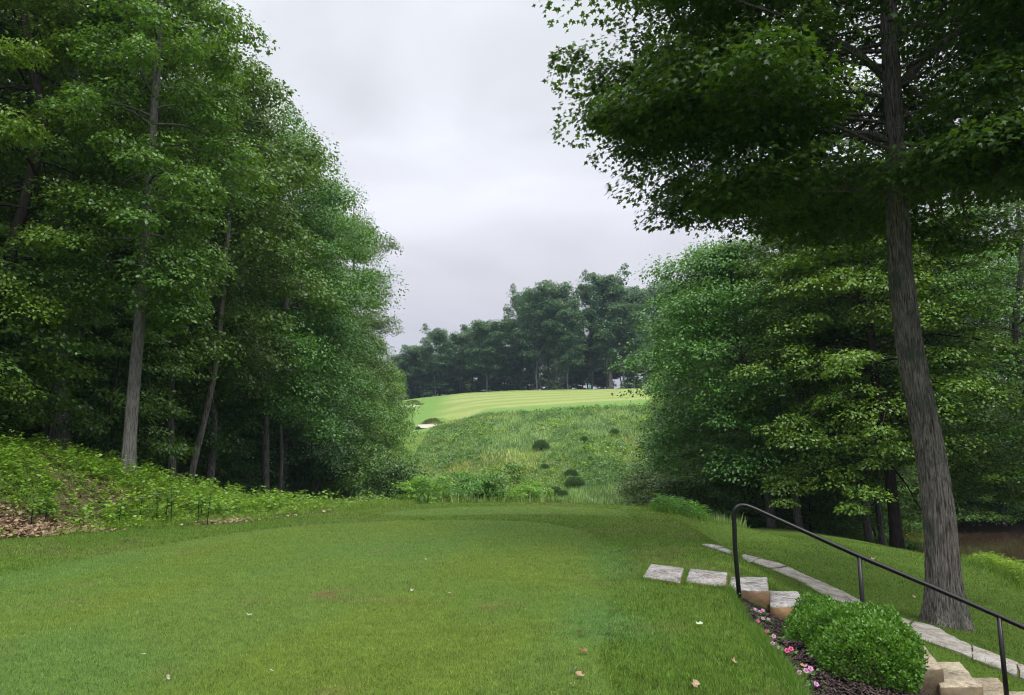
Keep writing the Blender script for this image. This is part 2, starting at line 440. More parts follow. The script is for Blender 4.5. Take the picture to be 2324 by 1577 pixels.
# ---------------------------------------------------------------- ground sheet
def axis(core0, core1, step, lo, hi, g):
    a = list(np.arange(core0, core1 + 1e-6, step))
    s = step; x = a[-1]
    while x < hi: s *= g; x += s; a.append(x)
    s = step; x = a[0]
    while x > lo: s *= g; x -= s; a.insert(0, x)
    return np.array(a)
ax = axis(-12, 12, .12, -600, 600, 1.035)
ay = np.concatenate([axis(3, 30, .11, -30, 30, 1.15)[:-1], np.arange(30.1, 60, .35), np.arange(60, 200, .5), np.array([202, 206, 212, 220, 232, 250, 280, 330, 400, 520, 700])])
gx, gy = np.meshgrid(ax, ay)
zz = height(gx.ravel(), gy.ravel()).reshape(gx.shape)
rr = np.hypot(gx, gy)
zz = np.where(rr > 330, zz * np.exp(-(rr - 330) / 200), zz)
nx, ny = len(ax), len(ay)
idx = np.arange(nx * ny).reshape(ny, nx)
F = np.stack([idx[:-1, :-1], idx[:-1, 1:], idx[1:, 1:], idx[1:, :-1]], -1).reshape(-1, 4)
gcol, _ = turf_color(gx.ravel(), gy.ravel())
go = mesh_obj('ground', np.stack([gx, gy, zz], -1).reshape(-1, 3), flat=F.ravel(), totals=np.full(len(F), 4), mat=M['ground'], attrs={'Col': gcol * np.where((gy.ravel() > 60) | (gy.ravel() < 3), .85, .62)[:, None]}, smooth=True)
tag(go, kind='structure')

# ---------------------------------------------------------------- camera, light, sky
cam = bpy.data.cameras.new('camera'); co = bpy.data.objects.new('camera', cam); C.objects.link(co)
co.location = (0, 0, EYE); co.rotation_euler = (math.radians(90) + PITCH, 0, 0)
cam.sensor_fit = 'HORIZONTAL'; cam.sensor_width = 36; cam.lens = 36 * FPX / 2324
cam.clip_end = 3000; cam.clip_start = .05
sc = bpy.context.scene; sc.camera = co
sun = bpy.data.lights.new('sun', 'SUN'); so = bpy.data.objects.new('sun', sun); C.objects.link(so)
SUN_EL, SUN_AZ = math.radians(58), math.radians(150)
sun.energy = 1.5; sun.angle = math.radians(20); sun.color = (1, .97, .92)
so.rotation_euler = (math.radians(90) - SUN_EL, 0, math.radians(180) - SUN_AZ)
w = bpy.data.worlds.new('World'); sc.world = w; w.use_nodes = True
nt = w.node_tree; nt.nodes.clear()
out = nt.nodes.new('ShaderNodeOutputWorld'); bg = nt.nodes.new('ShaderNodeBackground')
sky = nt.nodes.new('ShaderNodeTexSky'); sky.sky_type = 'NISHITA'; sky.sun_disc = False
sky.sun_elevation = SUN_EL; sky.sun_rotation = SUN_AZ; sky.dust_density = 4
tc = nt.nodes.new('ShaderNodeTexCoord'); sep = nt.nodes.new('ShaderNodeSeparateXYZ')
nt.links.new(tc.outputs['Generated'], sep.inputs[0])
# overcast layer: brighter overhead, lavender grey towards the horizon
rp = nt.nodes.new('ShaderNodeValToRGB'); e = rp.color_ramp.elements
SK = [(0.0, (3.7, 3.72, 4.35)), (.12, (4.3, 4.35, 5.0)), (.22, (5.7, 5.75, 6.35)), (.38, (6.4, 6.55, 7.15)), (.555, (6.3, 6.5, 7.0)), (.72, (15.0, 15.1, 15.3)), (1.0, (26.5, 26.5, 26.5))]
while len(e) < len(SK): e.new(.5)
for i, (p, c) in enumerate(SK): e[i].position = p; e[i].color = (*[k / 30 for k in c], 1)
nt.links.new(sep.outputs[2], rp.inputs[0])
mp = nt.nodes.new('ShaderNodeMapping'); mp.inputs['Scale'].default_value = (1.0, 1.0, 2.2)
nt.links.new(tc.outputs['Generated'], mp.inputs[0])
nz = nt.nodes.new('ShaderNodeTexNoise'); nz.inputs['Scale'].default_value = 2.3; nz.inputs['Detail'].default_value = 5; nz.inputs['Roughness'].default_value = .5
nz.inputs['Distortion'].default_value = .5
nt.links.new(mp.outputs[0], nz.inputs['Vector'])
cr = nt.nodes.new('ShaderNodeMapRange'); nt.links.new(nz.outputs[0], cr.inputs[0])
cr.inputs[1].default_value = .3; cr.inputs[2].default_value = .7; cr.inputs[3].default_value = .76 * 30; cr.inputs[4].default_value = 1.14 * 30
cl = nt.nodes.new('ShaderNodeVectorMath'); cl.operation = 'SCALE'
nt.links.new(rp.outputs[0], cl.inputs[0]); nt.links.new(cr.outputs[0], cl.inputs['Scale'])
mxn = nt.nodes.new('ShaderNodeMix'); mxn.data_type = 'RGBA'; mxn.inputs[0].default_value = .96
nt.links.new(sky.outputs[0], mxn.inputs[6]); nt.links.new(cl.outputs[0], mxn.inputs[7])
nt.links.new(mxn.outputs[2], bg.inputs[0]); bg.inputs[1].default_value = .085
nt.links.new(bg.outputs[0], out.inputs[0])
sc.view_settings.view_transform = 'Standard'; sc.view_settings.look = 'None'
sc.view_settings.exposure = 0.72; sc.view_settings.gamma = 1
sc.cycles.max_bounces = 7; sc.cycles.diffuse_bounces = 3; sc.cycles.transmission_bounces = 4
sc.cycles.transparent_max_bounces = 8; sc.cycles.use_denoising = True; sc.cycles.denoiser = 'OPENIMAGEDENOISE'; sc.cycles.denoising_input_passes = 'RGB_ALBEDO_NORMAL'; sc.cycles.denoising_prefilter = 'ACCURATE'; sc.cycles.filter_width = 1.1
sc.cycles.caustics_reflective = False; sc.cycles.caustics_refractive = False
rng = np.random.default_rng(7)
def G(u, v, y0=3.0): return ground_hit(u, v, y0)

# ---------------------------------------------------------------- generic geometry
class Geo:
    def __init__(s): s.v = []; s.f = []; s.t = []; s.n = 0; s.a = {}
    def add(s, v, flat, tot, **at):
        v = np.asarray(v, np.float32)
        s.v.append(v); s.f.append(np.asarray(flat, np.int64) + s.n); s.t.append(np.asarray(tot)); s.n += len(v)
        for k, x in at.items():
            s.a.setdefault(k, []).append(np.broadcast_to(np.asarray(x, np.float32), (len(v),) + np.shape(np.asarray(x))[1:]) if np.ndim(x) else np.full(len(v), x, np.float32))
    def build(s, name, mat, parent=None, smooth=False):
        return mesh_obj(name, np.concatenate(s.v), flat=np.concatenate(s.f), totals=np.concatenate(s.t), mat=mat, parent=parent,
                        attrs={k: np.concatenate(x) for k, x in s.a.items()}, smooth=smooth)

def nrm(a): return a / np.maximum(np.linalg.norm(a, axis=-1, keepdims=True), 1e-9)

def tube(geo, pts, rad, sides=6, cap=True, fn=None):
    pts = np.asarray(pts, float); rad = np.asarray(rad, float); n = len(pts)
    tan = nrm(np.gradient(pts, axis=0))
    ref = np.array([0, 0, 1.0]) if abs(tan[0][2]) < .9 else np.array([1.0, 0, 0])
    a = nrm(np.cross(tan[0], ref)); A = []
    for k in range(n):
        a = nrm(a - tan[k] * np.dot(a, tan[k])); A.append(a)
    A = np.array(A); B = np.cross(tan, A)
    th = np.linspace(0, 2 * math.pi, sides, endpoint=False)
    R = rad[:, None] * np.ones(sides)[None]
    if fn is not None: R = fn(R, th, pts)
    ring = pts[:, None] + (A[:, None] * np.cos(th)[None, :, None] + B[:, None] * np.sin(th)[None, :, None]) * R[..., None]
    i = np.arange(n * sides).reshape(n, sides); j = np.roll(i, -1, 1)
    f = np.stack([i[:-1], j[:-1], j[1:], i[1:]], -1).reshape(-1, 4)
    flat = f.ravel(); tot = np.full(len(f), 4)
    if cap:
        flat = np.concatenate([flat, i[-1], i[0][::-1]]); tot = np.concatenate([tot, [sides, sides]])
    geo.add(ring.reshape(-1, 3), flat, tot)

DIAMOND = np.array([(0, 0, 0), (.34, .45, -.10), (0, 1, -.12), (-.34, .45, -.10)]), [0, 1, 2, 0, 2, 3], [3, 3]
_r = [(.27, -.03), (.19, .17), (.52, .36), (.17, .50)]
MAPLE = np.array([(0, 0, 0)] + [(x, y, -.30 * x) for x, y in _r] + [(0, 1, -.12)] + [(-x, y, -.30 * x) for x, y in _r[::-1]]), [0, 1, 2, 3, 4, 5, 6, 7, 8, 9], [10]
LANCE = np.array([(0, 0, 0), (.09, .4, .02), (.0, 1, -.22), (-.09, .4, .02)]), [0, 1, 2, 0, 2, 3], [3, 3]
CLUMP = np.array([(0, 0, 0), (.42, .10, -.05), (.25, .42, .03), (.5, .75, -.12), (0, 1, -.1), (-.45, .8, .02), (-.28, .45, -.04), (-.5, .2, -.1)]), [0, 1, 2, 3, 4, 5, 6, 7], [8]

def leaves(geo, tmpl, P, O, N, S, rnd, tone):
    """place one leaf at each P, tip along O, face normal N, size S"""
    T, fl, tt = tmpl
    O = nrm(O); N = nrm(N - O * np.sum(N * O, -1, keepdims=True)); X = np.cross(O, N)
    v = P[:, None] + (X[:, None] * T[None, :, 0:1] + O[:, None] * T[None, :, 1:2] + N[:, None] * T[None, :, 2:3]) * S[:, None, None]
    k = len(T); n = len(P)
    flat = (np.array(fl)[None] + (np.arange(n) * k)[:, None]).ravel()
    geo.add(v.reshape(-1, 3), flat, np.tile(tt, n), rnd=np.repeat(rnd, k), tone=np.repeat(tone, k))

def interp_path(path, t):
    path = np.asarray(path, float); s = np.linspace(0, 1, len(path))
    return np.stack([np.interp(t, s, path[:, k]) for k in range(3)], -1)

def smooth_path(path, n):
    path = np.asarray(path, float); m = len(path)
    P = np.vstack([2 * path[0] - path[1], path, 2 * path[-1] - path[-2]])
    out = []
    for t in np.linspace(0, m - 1 - 1e-9, n):
        k = int(t); f = t - k; p0, p1, p2, p3 = P[k:k + 4]
        out.append(.5 * ((2 * p1) + (-p0 + p2) * f + (2 * p0 - 5 * p1 + 4 * p2 - p3) * f * f + (-p0 + 3 * p1 - 3 * p2 + p3) * f ** 3))
    return np.array(out)

def env(shape, t):
    t = np.clip(t, 0, 1)
    if shape == 'maple': return np.sqrt(np.clip(1 - t ** 2.4, 0, 1)) * (.60 + .40 * np.minimum(1, t / .28)) + .04
    if shape == 'dome': return np.sqrt(np.clip(1 - t ** 3.0, 0, 1)) * (.62 + .38 * np.minimum(1, t / .25)) + .04
    if shape == 'oval': return np.sin(math.pi * np.clip(.12 + .88 * t, 0, 1)) ** .6 * .97 + .03
    if shape == 'full': return np.sqrt(np.clip(1 - t ** 1.8, 0, 1)) * .96 + .04
    if shape == 'top': return np.sin(math.pi * np.clip(.06 + .92 * t ** .8, 0, 1)) ** .75 * .96 + .04
    return 1 - t * .9

def build_tree(name, H, R, r0, lo, shape='dome', limbs=26, sec=6, nleaf=26000, leaf=.16, tmpl=DIAMOND, bark='bark', leafm='leaf_forest',
               seed=0, path=None, spray=.75, droop=.25, up=.5, squash=1.0, flat=.12, twigs=True, tsides=12, label=None, cat='tree', group=None, trunkfn=None, trings=24, top=.96, gap=0.0, bias=None, puff=.16, nr=.42, clump=True, csq=.72, lvar=(.72, 1.12), skip=None, tmin=.28, lk=.30):
    g = np.random.default_rng(seed)
    root = empty(name, (0, 0, 0), label, cat, group)
    if path is None:
        w = R * .06
        path = [(0, 0, -.4)] + [(g.normal(0, w), g.normal(0, w), H * k / 6) for k in range(1, 6)] + [(g.normal(0, w), g.normal(0, w), H * .97)]
    tp = smooth_path(path, trings)
    zs = tp[:, 2]; tt = np.clip((zs - zs[0]) / (zs[-1] - zs[0]), 0, 1)
    rad = r0 * (1 - .80 * tt ** 1.15) * (1 + .45 * np.exp(-np.maximum(zs, 0) / (r0 * 1.8)))
    gt = Geo(); tube(gt, tp, rad, tsides, fn=trunkfn); gt.build('trunk', M[bark], root, smooth=True)
    gl = Geo(); SP = []; SD = []; SW = []
    ga = math.pi * (3 - math.sqrt(5)); a0 = g.uniform(0, 6.28)
    z0 = H * lo
    for i in range(limbs):
        f = (i + g.uniform(0, .8)) / limbs
        f = f ** 1.05
        z = z0 + (H * top - z0) * f * .93
        az = a0 + i * ga + g.normal(0, .3)
        if gap and g.random() < gap: continue
        if skip and f < skip[2] and math.cos(az - skip[0]) > math.cos(skip[1]): continue
        L = R * env(shape, f) * g.uniform(*lvar)
        if bias is not None: L *= 1 + bias[2] * math.cos(az - math.atan2(bias[1], bias[0]))
        tz = np.interp(z, zs, np.arange(len(zs)) / (len(zs) - 1)); p0 = interp_path(tp, np.array([tz]))[0]
        el = up * (.35 + 1.1 * f) + g.normal(0, .10)
        z_sh = z - (H * top - z0) * .05
        m = 7; s = np.linspace(0, 1, m)
        dirx, diry = math.cos(az), math.sin(az)
        bend = g.normal(0, .12)
        px = p0[0] + L * s * dirx + L * bend * s ** 2 * -diry
        py = p0[1] + L * s * diry + L * bend * s ** 2 * dirx
        pz = z_sh + L * (math.tan(min(el, 1.15)) * s - (droop + .35 * (1 - f) * droop) * s ** 2) * squash
        pts = np.stack([px, py, pz], -1) + g.normal(0, .02 * L, (m, 3)) * s[:, None]
        lr = max(.010, r0 * lk * (1 - .65 * f) * (L / R) ** .7)
        tube(gl, pts, lr * (1 - .82 * s) + .004, 5, cap=False)
        for k in range(sec):
            t = tmin + (1 - tmin) * (k + g.uniform(0, 1)) / sec
            q = interp_path(pts, np.array([t]))[0]
            side = 1 if k % 2 else -1
            a2 = az + side * g.uniform(.45, 1.15)
            L2 = L * g.uniform(.28, .46) * (1.15 - .55 * t) + .25
            e2 = g.normal(.12 + .25 * f, .16)
            s2 = np.linspace(0, 1, 4)
            q2 = np.stack([q[0] + L2 * s2 * math.cos(a2), q[1] + L2 * s2 * math.sin(a2), q[2] + L2 * (s2 * math.tan(e2) - droop * .8 * s2 ** 2)], -1)
            if twigs: tube(gl, q2, lr * .32 * (1 - .8 * s2) + .003, 3, cap=False)
            for w_ in ((.5, 1.0) if clump else (.45, .8, 1.0)):
                SP.append(interp_path(q2, np.array([w_]))[0]); SD.append((math.cos(a2), math.sin(a2), 0)); SW.append(1)
        SP.append(pts[-1]); SD.append((dirx, diry, 0)); SW.append(1.6)
        SP.append(pts[-2]); SD.append((dirx, diry, 0)); SW.append(1.0)
    # leader
    for k in range(max(3, limbs // 6)):
        SP.append(tp[-1] + g.normal(0, R * .12, 3) * (1, 1, .8)); SD.append((*g.normal(0, 1, 2), .5)); SW.append(1)
    gl.build('branches', M[bark], root, smooth=True)
    SP = np.array(SP); SD = np.array(SD, float); SW = np.array(SW)
    k = g.choice(len(SP), nleaf, p=SW / SW.sum())
    tone_s = np.clip(g.normal(.5, .22, len(SP)), 0, 1)
    rr_ = spray * np.sqrt(g.random(nleaf)); th = g.uniform(0, 2 * math.pi, nleaf)
    off = np.stack([rr_ * np.cos(th), rr_ * np.sin(th), -flat * rr_ ** 2 / spray * 1.5 + g.normal(0, spray * puff, nleaf)], -1)
    if clump:
        cs = np.clip(g.lognormal(0, .28, len(SP)), .5, 1.7)
        a2 = g.uniform(0, 2 * math.pi, nleaf); cz = g.uniform(-.30, 1, nleaf); cr_ = np.sqrt(1 - np.minimum(cz ** 2, 1))
        dv = np.stack([cr_ * np.cos(a2), cr_ * np.sin(a2), cz], -1)
        lump = 1 + .35 * (vnoise(dv[:, 0] * 2.2 + k * 1.7, dv[:, 1] * 2.2 + dv[:, 2] * 1.5, seed) - .5)
        off = dv * (spray * cs[k] * lump * g.uniform(.72, 1.06, nleaf))[:, None] * (1, 1, csq)
        P = SP[k] + off
        O = dv * (1, 1, .3) + g.normal(0, .4, (nleaf, 3)); O[:, 2] -= .5
        N = dv * .75 + np.array([0, 0, .65]) + g.normal(0, .32, (nleaf, 3))
    else:
      P = SP[k] + off
      O = SD[k] * .6 + off / spray * .9 + g.normal(0, .45, (nleaf, 3)); O[:, 2] -= .45
      N = np.array([0, 0, 1.0]) + SD[k] * .35 + g.normal(0, nr, (nleaf, 3))
    S = leaf * g.uniform(.7, 1.2, nleaf)
    gc = Geo(); leaves(gc, tmpl, P, O, N, S, g.random(nleaf), tone_s[k])
    gc.build('crown', M[leafm], root)
    return root

def settle(root, loc, rz=0, s=1.0, sz=None):
    root.location = loc; root.rotation_euler = (0, 0, rz); root.scale = (s, s, sz or s)

def pos(u, Y): return (u - CU) / FPX * Y * .99
def plant(root, x, y, rz=0, s=1.0, sz=None, dz=0.0): settle(root, (x, y, hz(x, y) - .05 + dz), rz, s, sz)
def clone(root, x, y, rz, s, sz=None, label=None, cat=None, group=None, dz=0.0):
    return copy_tree(root, (x, y, hz(x, y) - .05 + dz), rz, (s, s, sz or s), label, cat, group)

# ================================================================ THE NEAR MAPLE
mb = G(2148, 1418)
MX, MY, MZ = mb
mp_px = [(2149, 1418), (2140, 1300), (2132, 1180), (2116, 1060), (2098, 960), (2076, 850), (2058, 740), (2044, 620), (2038, 500), (2034, 360), (2026, 230), (2020, 100), (2014, -60), (2012, -260), (2014, -480), (2020, -700)]
mpath = [np.array(at_y(u, v, MY)) - mb for u, v in mp_px]
mpath[0][2] = -.15
def maple_bark(R, th, pts):
    z = pts[:, 2][:, None]; T = th[None] + .25 * np.sin(z * 1.3) + .1 * z
    circ = np.cos(T) * 9; circ2 = np.sin(T) * 9
    n1 = vnoise(circ * 1.1 + 40, z * 1.6 + circ2 * 1.1, 11); n2 = vnoise(circ * 2.3 + 10, z * 4.2 + circ2 * 2.1, 12)
    ridge = np.abs(n1 - .5) * 2; ridge2 = np.abs(n2 - .5) * 2
    lob = .5 + .5 * np.cos(T * 5 + 1.0)
    flare = np.exp(-np.maximum(z + .1, 0) / .28)
    knot = np.exp(-((z - 5.05) / .16) ** 2 - ((np.mod(th[None] - KNOT + math.pi, 2 * math.pi) - math.pi) / .45) ** 2)
    return R * (1 + .17 * (np.minimum(ridge, .5) - .25) + .10 * (np.minimum(ridge2, .5) - .25) + .25 * flare * lob + .28 * knot)
KNOT = math.pi
maple = build_tree('maple_tree', 15.6, 4.8, .238, .465, shape='maple', lvar=(.84, 1.02), csq=.45, skip=(math.radians(-119), .68, .62), tmin=.17, lk=.19, limbs=72, sec=7, nleaf=260000, leaf=.105, tmpl=MAPLE, bark='bark_maple', leafm='leaf_maple',
                   seed=5, path=mpath, spray=.70, droop=.16, up=.34, tsides=110, trings=420, trunkfn=maple_bark, flat=.2, top=.98, bias=(-.05, 1, .34),
                   label='tall maple with thick furrowed trunk leaning left beside the stone path', cat='tree')
maple.location = mb
# a few heavy limbs seen against the light on its right-hand side
gb = Geo()
for pts, r in [([(2048, 190), (2110, 120), (2200, 60), (2330, 0)], .10), ([(2052, 250), (2110, 330), (2165, 410), (2200, 520)], .045),
               ([(2060, 200), (2140, 250), (2190, 330), (2260, 390), (2340, 430)], .05), ([(2036, 330), (1960, 300), (1850, 330), (1700, 390)], .06), ([(2036, 200), (1930, 110), (1800, 40)], .08)]:
    P_ = smooth_path([np.array(at_y(u, v, MY - .03 * k)) - mb for k, (u, v) in enumerate(pts)], 14)
    gb = Geo(); tube(gb, P_, np.linspace(r, r * .3, 14), 9); gb.build('limb', M['bark_maple'], maple, smooth=True)

# ================================================================ LEFT WOOD
LW = 'tall trees along the left edge of the fairway'
def local_path(base, px, Y, H=None):
    p = [np.array(at_y(u, v, Y)) - np.array(base) for u, v in px]
    p[0][2] = -.4
    return p
def at_ground(u, Y):
    x = pos(u, Y); return np.array([x, Y, hz(x, Y)])
# foreground beech at the left frame edge
b = at_ground(-60, 21.5)
t = build_tree('beech_tree', 22, 2.9, .20, .085, shape='oval', csq=.6, limbs=50, sec=4, nleaf=80000, leaf=.115, bark='bark_dark', leafm='leaf_beech', seed=11,
               path=local_path(b, [(-60, 1060), (-30, 800), (40, 520), (78, 380), (98, 270), (66, 120), (46, -60), (40, -260), (40, -460)], 21.5), spray=.6, droop=.4, up=.3, bias=(-1, -.3, .12),
               label='beech with bright yellow-green leaves and dark crooked stem, nearest on the left', group=None)
t.location = b
b = at_ground(136, 25)
t = build_tree('hardwood_tree', 26, 4.2, .36, .36, limbs=34, sec=4, nleaf=60000, leaf=.135, bark='bark', seed=12,
               path=local_path(b, [(130, 1060), (128, 900), (134, 700), (140, 600), (150, 450), (158, 300), (165, 100), (170, -150), (170, -480)], 25), spray=.7, droop=.35, up=.4,
               label='thick grey trunked tree behind the weedy bank, second from the left')
t.location = b
b = at_ground(290, 22)
t = build_tree('pale_trunk_tree', 21, 2.5, .185, .27, shape='oval', csq=.6, limbs=62, sec=4, nleaf=70000, leaf=.120, bark='bark_pale', leafm='leaf_fresh', seed=13,
               path=local_path(b, [(289, 1085), (296, 980), (306, 850), (316, 740), (326, 600), (338, 420), (350, 250), (362, 50), (370, -300), (372, -420)], 22), spray=.55, droop=.45, up=.3, gap=.0, bias=(.4, -.9, .12),
               label='tree with slim pale grey trunk standing on the bank at the wood edge')
t.location = b
b = at_ground(428, 31)
t = build_tree('leaning_tree', 19, 3.6, .14, .34, limbs=26, sec=6, nleaf=24000, leaf=.17, bark='bark', leafm='leaf_forest', seed=14,
               path=local_path(b, [(426, 1118), (440, 1050), (462, 960), (480, 880), (494, 800), (505, 680), (520, 500), (530, 260), (540, 60)], 31), spray=.7, droop=.35,
               label='thin tree leaning to the right between straight trunks in the left wood')
t.location = b
# reusable forest kinds
fA = build_tree('forest_tree', 25, 4.5, .23, .27, limbs=40, sec=4, nleaf=60000, leaf=.155, bark='bark', leafm='leaf_forest', seed=21, spray=1.0, puff=.38, nr=.6, droop=.3, up=.45,
                label='straight grey trunk right of the leaning tree in the left wood', group=None)
x, y = pos(500, 36), 36; plant(fA, x - .5, y, .3, .86)
fB = build_tree('forest_tree', 24, 4.8, .22, .25, shape='dome', limbs=46, sec=4, nleaf=62000, leaf=.165, bark='bark', leafm='leaf_fresh', seed=22, spray=1.05, puff=.34, nr=.55, droop=.35, up=.4,
                label='broad tree with knotted grey trunk where the left bank ends')
x, y = pos(610, 42), 42; plant(fB, x, y, .8, 1.0)
fC = build_tree('forest_tree', 24, 4.3, .20, .17, shape='dome', limbs=48, sec=4, nleaf=60000, leaf=.165, bark='bark', leafm='leaf_blue', seed=23, spray=.95, puff=.38, nr=.6, droop=.35, up=.35,
                label='feathery blue-green tree filling the middle of the left wood edge')
plant(fC, -14.4, 48.5, 1.8, 1.0, 1.1)
fE = build_tree('edge_tree', 15, 4.6, .16, .06, shape='dome', limbs=42, sec=4, nleaf=52000, leaf=.18, bark='bark', leafm='leaf_edge', seed=24, spray=.95, puff=.38, nr=.55, droop=.4, up=.35,
                label='low bright green tree leafy to the ground at the far left wood')
plant(fE, -15.2, 71, .4, 1.0)
fU = build_tree('understory_tree', 8.5, 3.0, .06, .12, shape='dome', clump=False, limbs=22, sec=6, nleaf=15000, leaf=.16, bark='bark_dark', leafm='leaf_fresh', seed=25, spray=.7, droop=.25, up=.22, flat=.05,
                label='young maple with layered leaves in front of the thick grey trunk')
plant(fU, -14.2, 27.0, .4, .8)
fS = build_tree('slender_tree', 16, 2.2, .10, .42, shape='oval', limbs=22, sec=5, nleaf=12000, leaf=.18, bark='bark_pale', leafm='leaf_fresh', seed=26, spray=.7, droop=.35, up=.45,
                label='slender pale stem, leftmost of the small group past the bank')
plant(fS, pos(684, 50), 50, .4, .62)

def many(lst):
    for src, x, y, rz, s, sz, lab, grp in lst:
        clone(src, x, y, rz, s, sz, lab, None, grp)
many([
 (fA, pos(398, 33), 33, 2.1, .8, .9, 'dark straight trunk just left of the leaning tree', None),
 (fS, pos(634, 44), 44, 1.1, 1.25, 1.25, 'thinner trunk hugging the right side of the knotted grey trunk', None),
 (fS, pos(698, 50.5), 50.5, 3.1, .6, .6, 'slender pale stem, second from the left in the small group past the bank', None),
 (fS, pos(711, 51), 51, 4.1, .66, .66, 'slender pale stem, third from the left in the small group past the bank', None),
 (fS, pos(722, 50), 50, 5.1, .6, .6, 'slender pale stem, rightmost of the small group past the bank', None),
 (fB, -14.2, 55, 2.6, .98, 1.08, 'broad tree with light sprays above the slender pale stems', None),
 (fA, -14.3, 66, 4.0, .95, 1.12, 'tallest tree at the right end of the left wood, its crown jutting into the sky', None),
 (fC, -16.2, 37, 3.2, .85, .9, 'blue-green tree standing close behind the straight grey trunk', None),
 (fE, -15.6, 79, 2.4, 1.0, .95, 'rounded bright tree at the very tip of the left wood', None),
 (fE, -13.2, 60.5, 1.4, .75, .78, 'short bright tree leaning out of the left wood above the ravine', None),
 (fE, -13.5, 67, 3.9, .9, 1.12, 'light green tree below the jutting crown of the left wood', None),
 (fE, -18.8, 92, 5.0, 1.0, .8, 'smallest bright tree beside the sand bunkers', None),
 (fB, -17.5, 75, 5.0, 1.0, .84, 'dark tree peeping over the low bright trees of the left wood', None),
 (fC, -17.5, 29, 1.0, 1.0, 1.05, 'dark tree behind the pale grey trunk', None),
 (fU, -17.6, 35, 2.0, .85, .85, 'young layered tree between the pale trunk and the leaning tree', None),
 (fU, -17.2, 43, 4.0, .9, .85, 'young layered tree right of the straight grey trunk', None),
 (fU, -16.8, 51, 5.0, .95, .9, 'young layered tree behind the knotted grey trunk', None),
 (fU, -11.0, 54, .5, .95, .85, 'young layered tree above the slender pale stems', None),
 (fU, -16.2, 21.5, 1.2, 1.0, .9, 'young layered tree in shade at the far left behind the bank', None),
])
GL = 'trees in the shade deep inside the left wood'
k = 0
for (x, y, s) in [(-19.5, 19, 1), (-22, 25, 1), (-19, 33, 1), (-18.5, 41, 1), (-19, 47, 1), (-18.5, 54, 1.), (-18.5, 61, .95), (-18, 68, .9), (-24, 36, 1.05), (-24, 45, 1), (-24, 56, 1), (-23, 70, .85),
                  (-29, 29, 1.1), (-30, 40, 1.1), (-30, 55, 1), (-22, 83, .72), (-36, 35, 1.1), (-38, 50, 1.1)]:
    src = [fC, fB, fA][k % 3]; k += 1
    clone(src, x + rng.normal(0, .6), y + rng.normal(0, .6), rng.uniform(0, 6.28), s, s * rng.uniform(.94, 1.04), 'dark tree in the shade deep inside the left wood', None, GL)
GU = 'young trees shading the floor of the left wood'
for (x, y, s) in [(-17.5, 24, 1.), (-17, 28, 1), (-16.5, 33.5, 1), (-19, 37, 1.1), (-16, 41.5, 1), (-17, 46, 1.1), (-16, 52, 1), (-16, 59, 1.1), (-21, 30, 1.2), (-22, 41, 1.2), (-22, 21, 1.2), (-15, 65, 1), (-25, 32, 1.3), (-26, 24, 1.3), (-23, 50, 1.3)]:
    clone(fU, x - 2.2, y, rng.uniform(0, 6.28), s, s * rng.uniform(.8, 1.0), 'young tree shading the dark floor of the left wood', None, GU)

# ================================================================ RIGHT WOOD
b = at_ground(1747, 38)
rA = build_tree('maple_tree', 15.5, 5.2, .20, .25, shape='full', limbs=50, sec=7, nleaf=70000, leaf=.16, bark='bark', leafm='leaf_fresh', seed=31, puff=.3, nr=.55,
                path=local_path(b, [(1752, 1185), (1738, 1080), (1715, 980), (1690, 860), (1672, 740), (1660, 640), (1655, 590)], 38), spray=.85, droop=.3, up=.42,
                label='dense rounded green tree leaning left at the left end of the right wood')
rA.location = b
b = at_ground(2030, 33)
rC = build_tree('linden_tree', 18, 5.3, .25, .235, shape='full', csq=.5, limbs=52, sec=4, nleaf=90000, leaf=.145, bark='bark_dark', leafm='leaf_beech', seed=32,
                path=local_path(b, [(2034, 1195), (2020, 1080), (2000, 960), (1985, 850), (1975, 740), (1968, 600), (1962, 480), (1955, 330), (1950, 220)], 33), spray=.75, droop=.45, up=.38,
                label='light yellow-green tree with arching branches just left of the near trunk')
rC.location = b
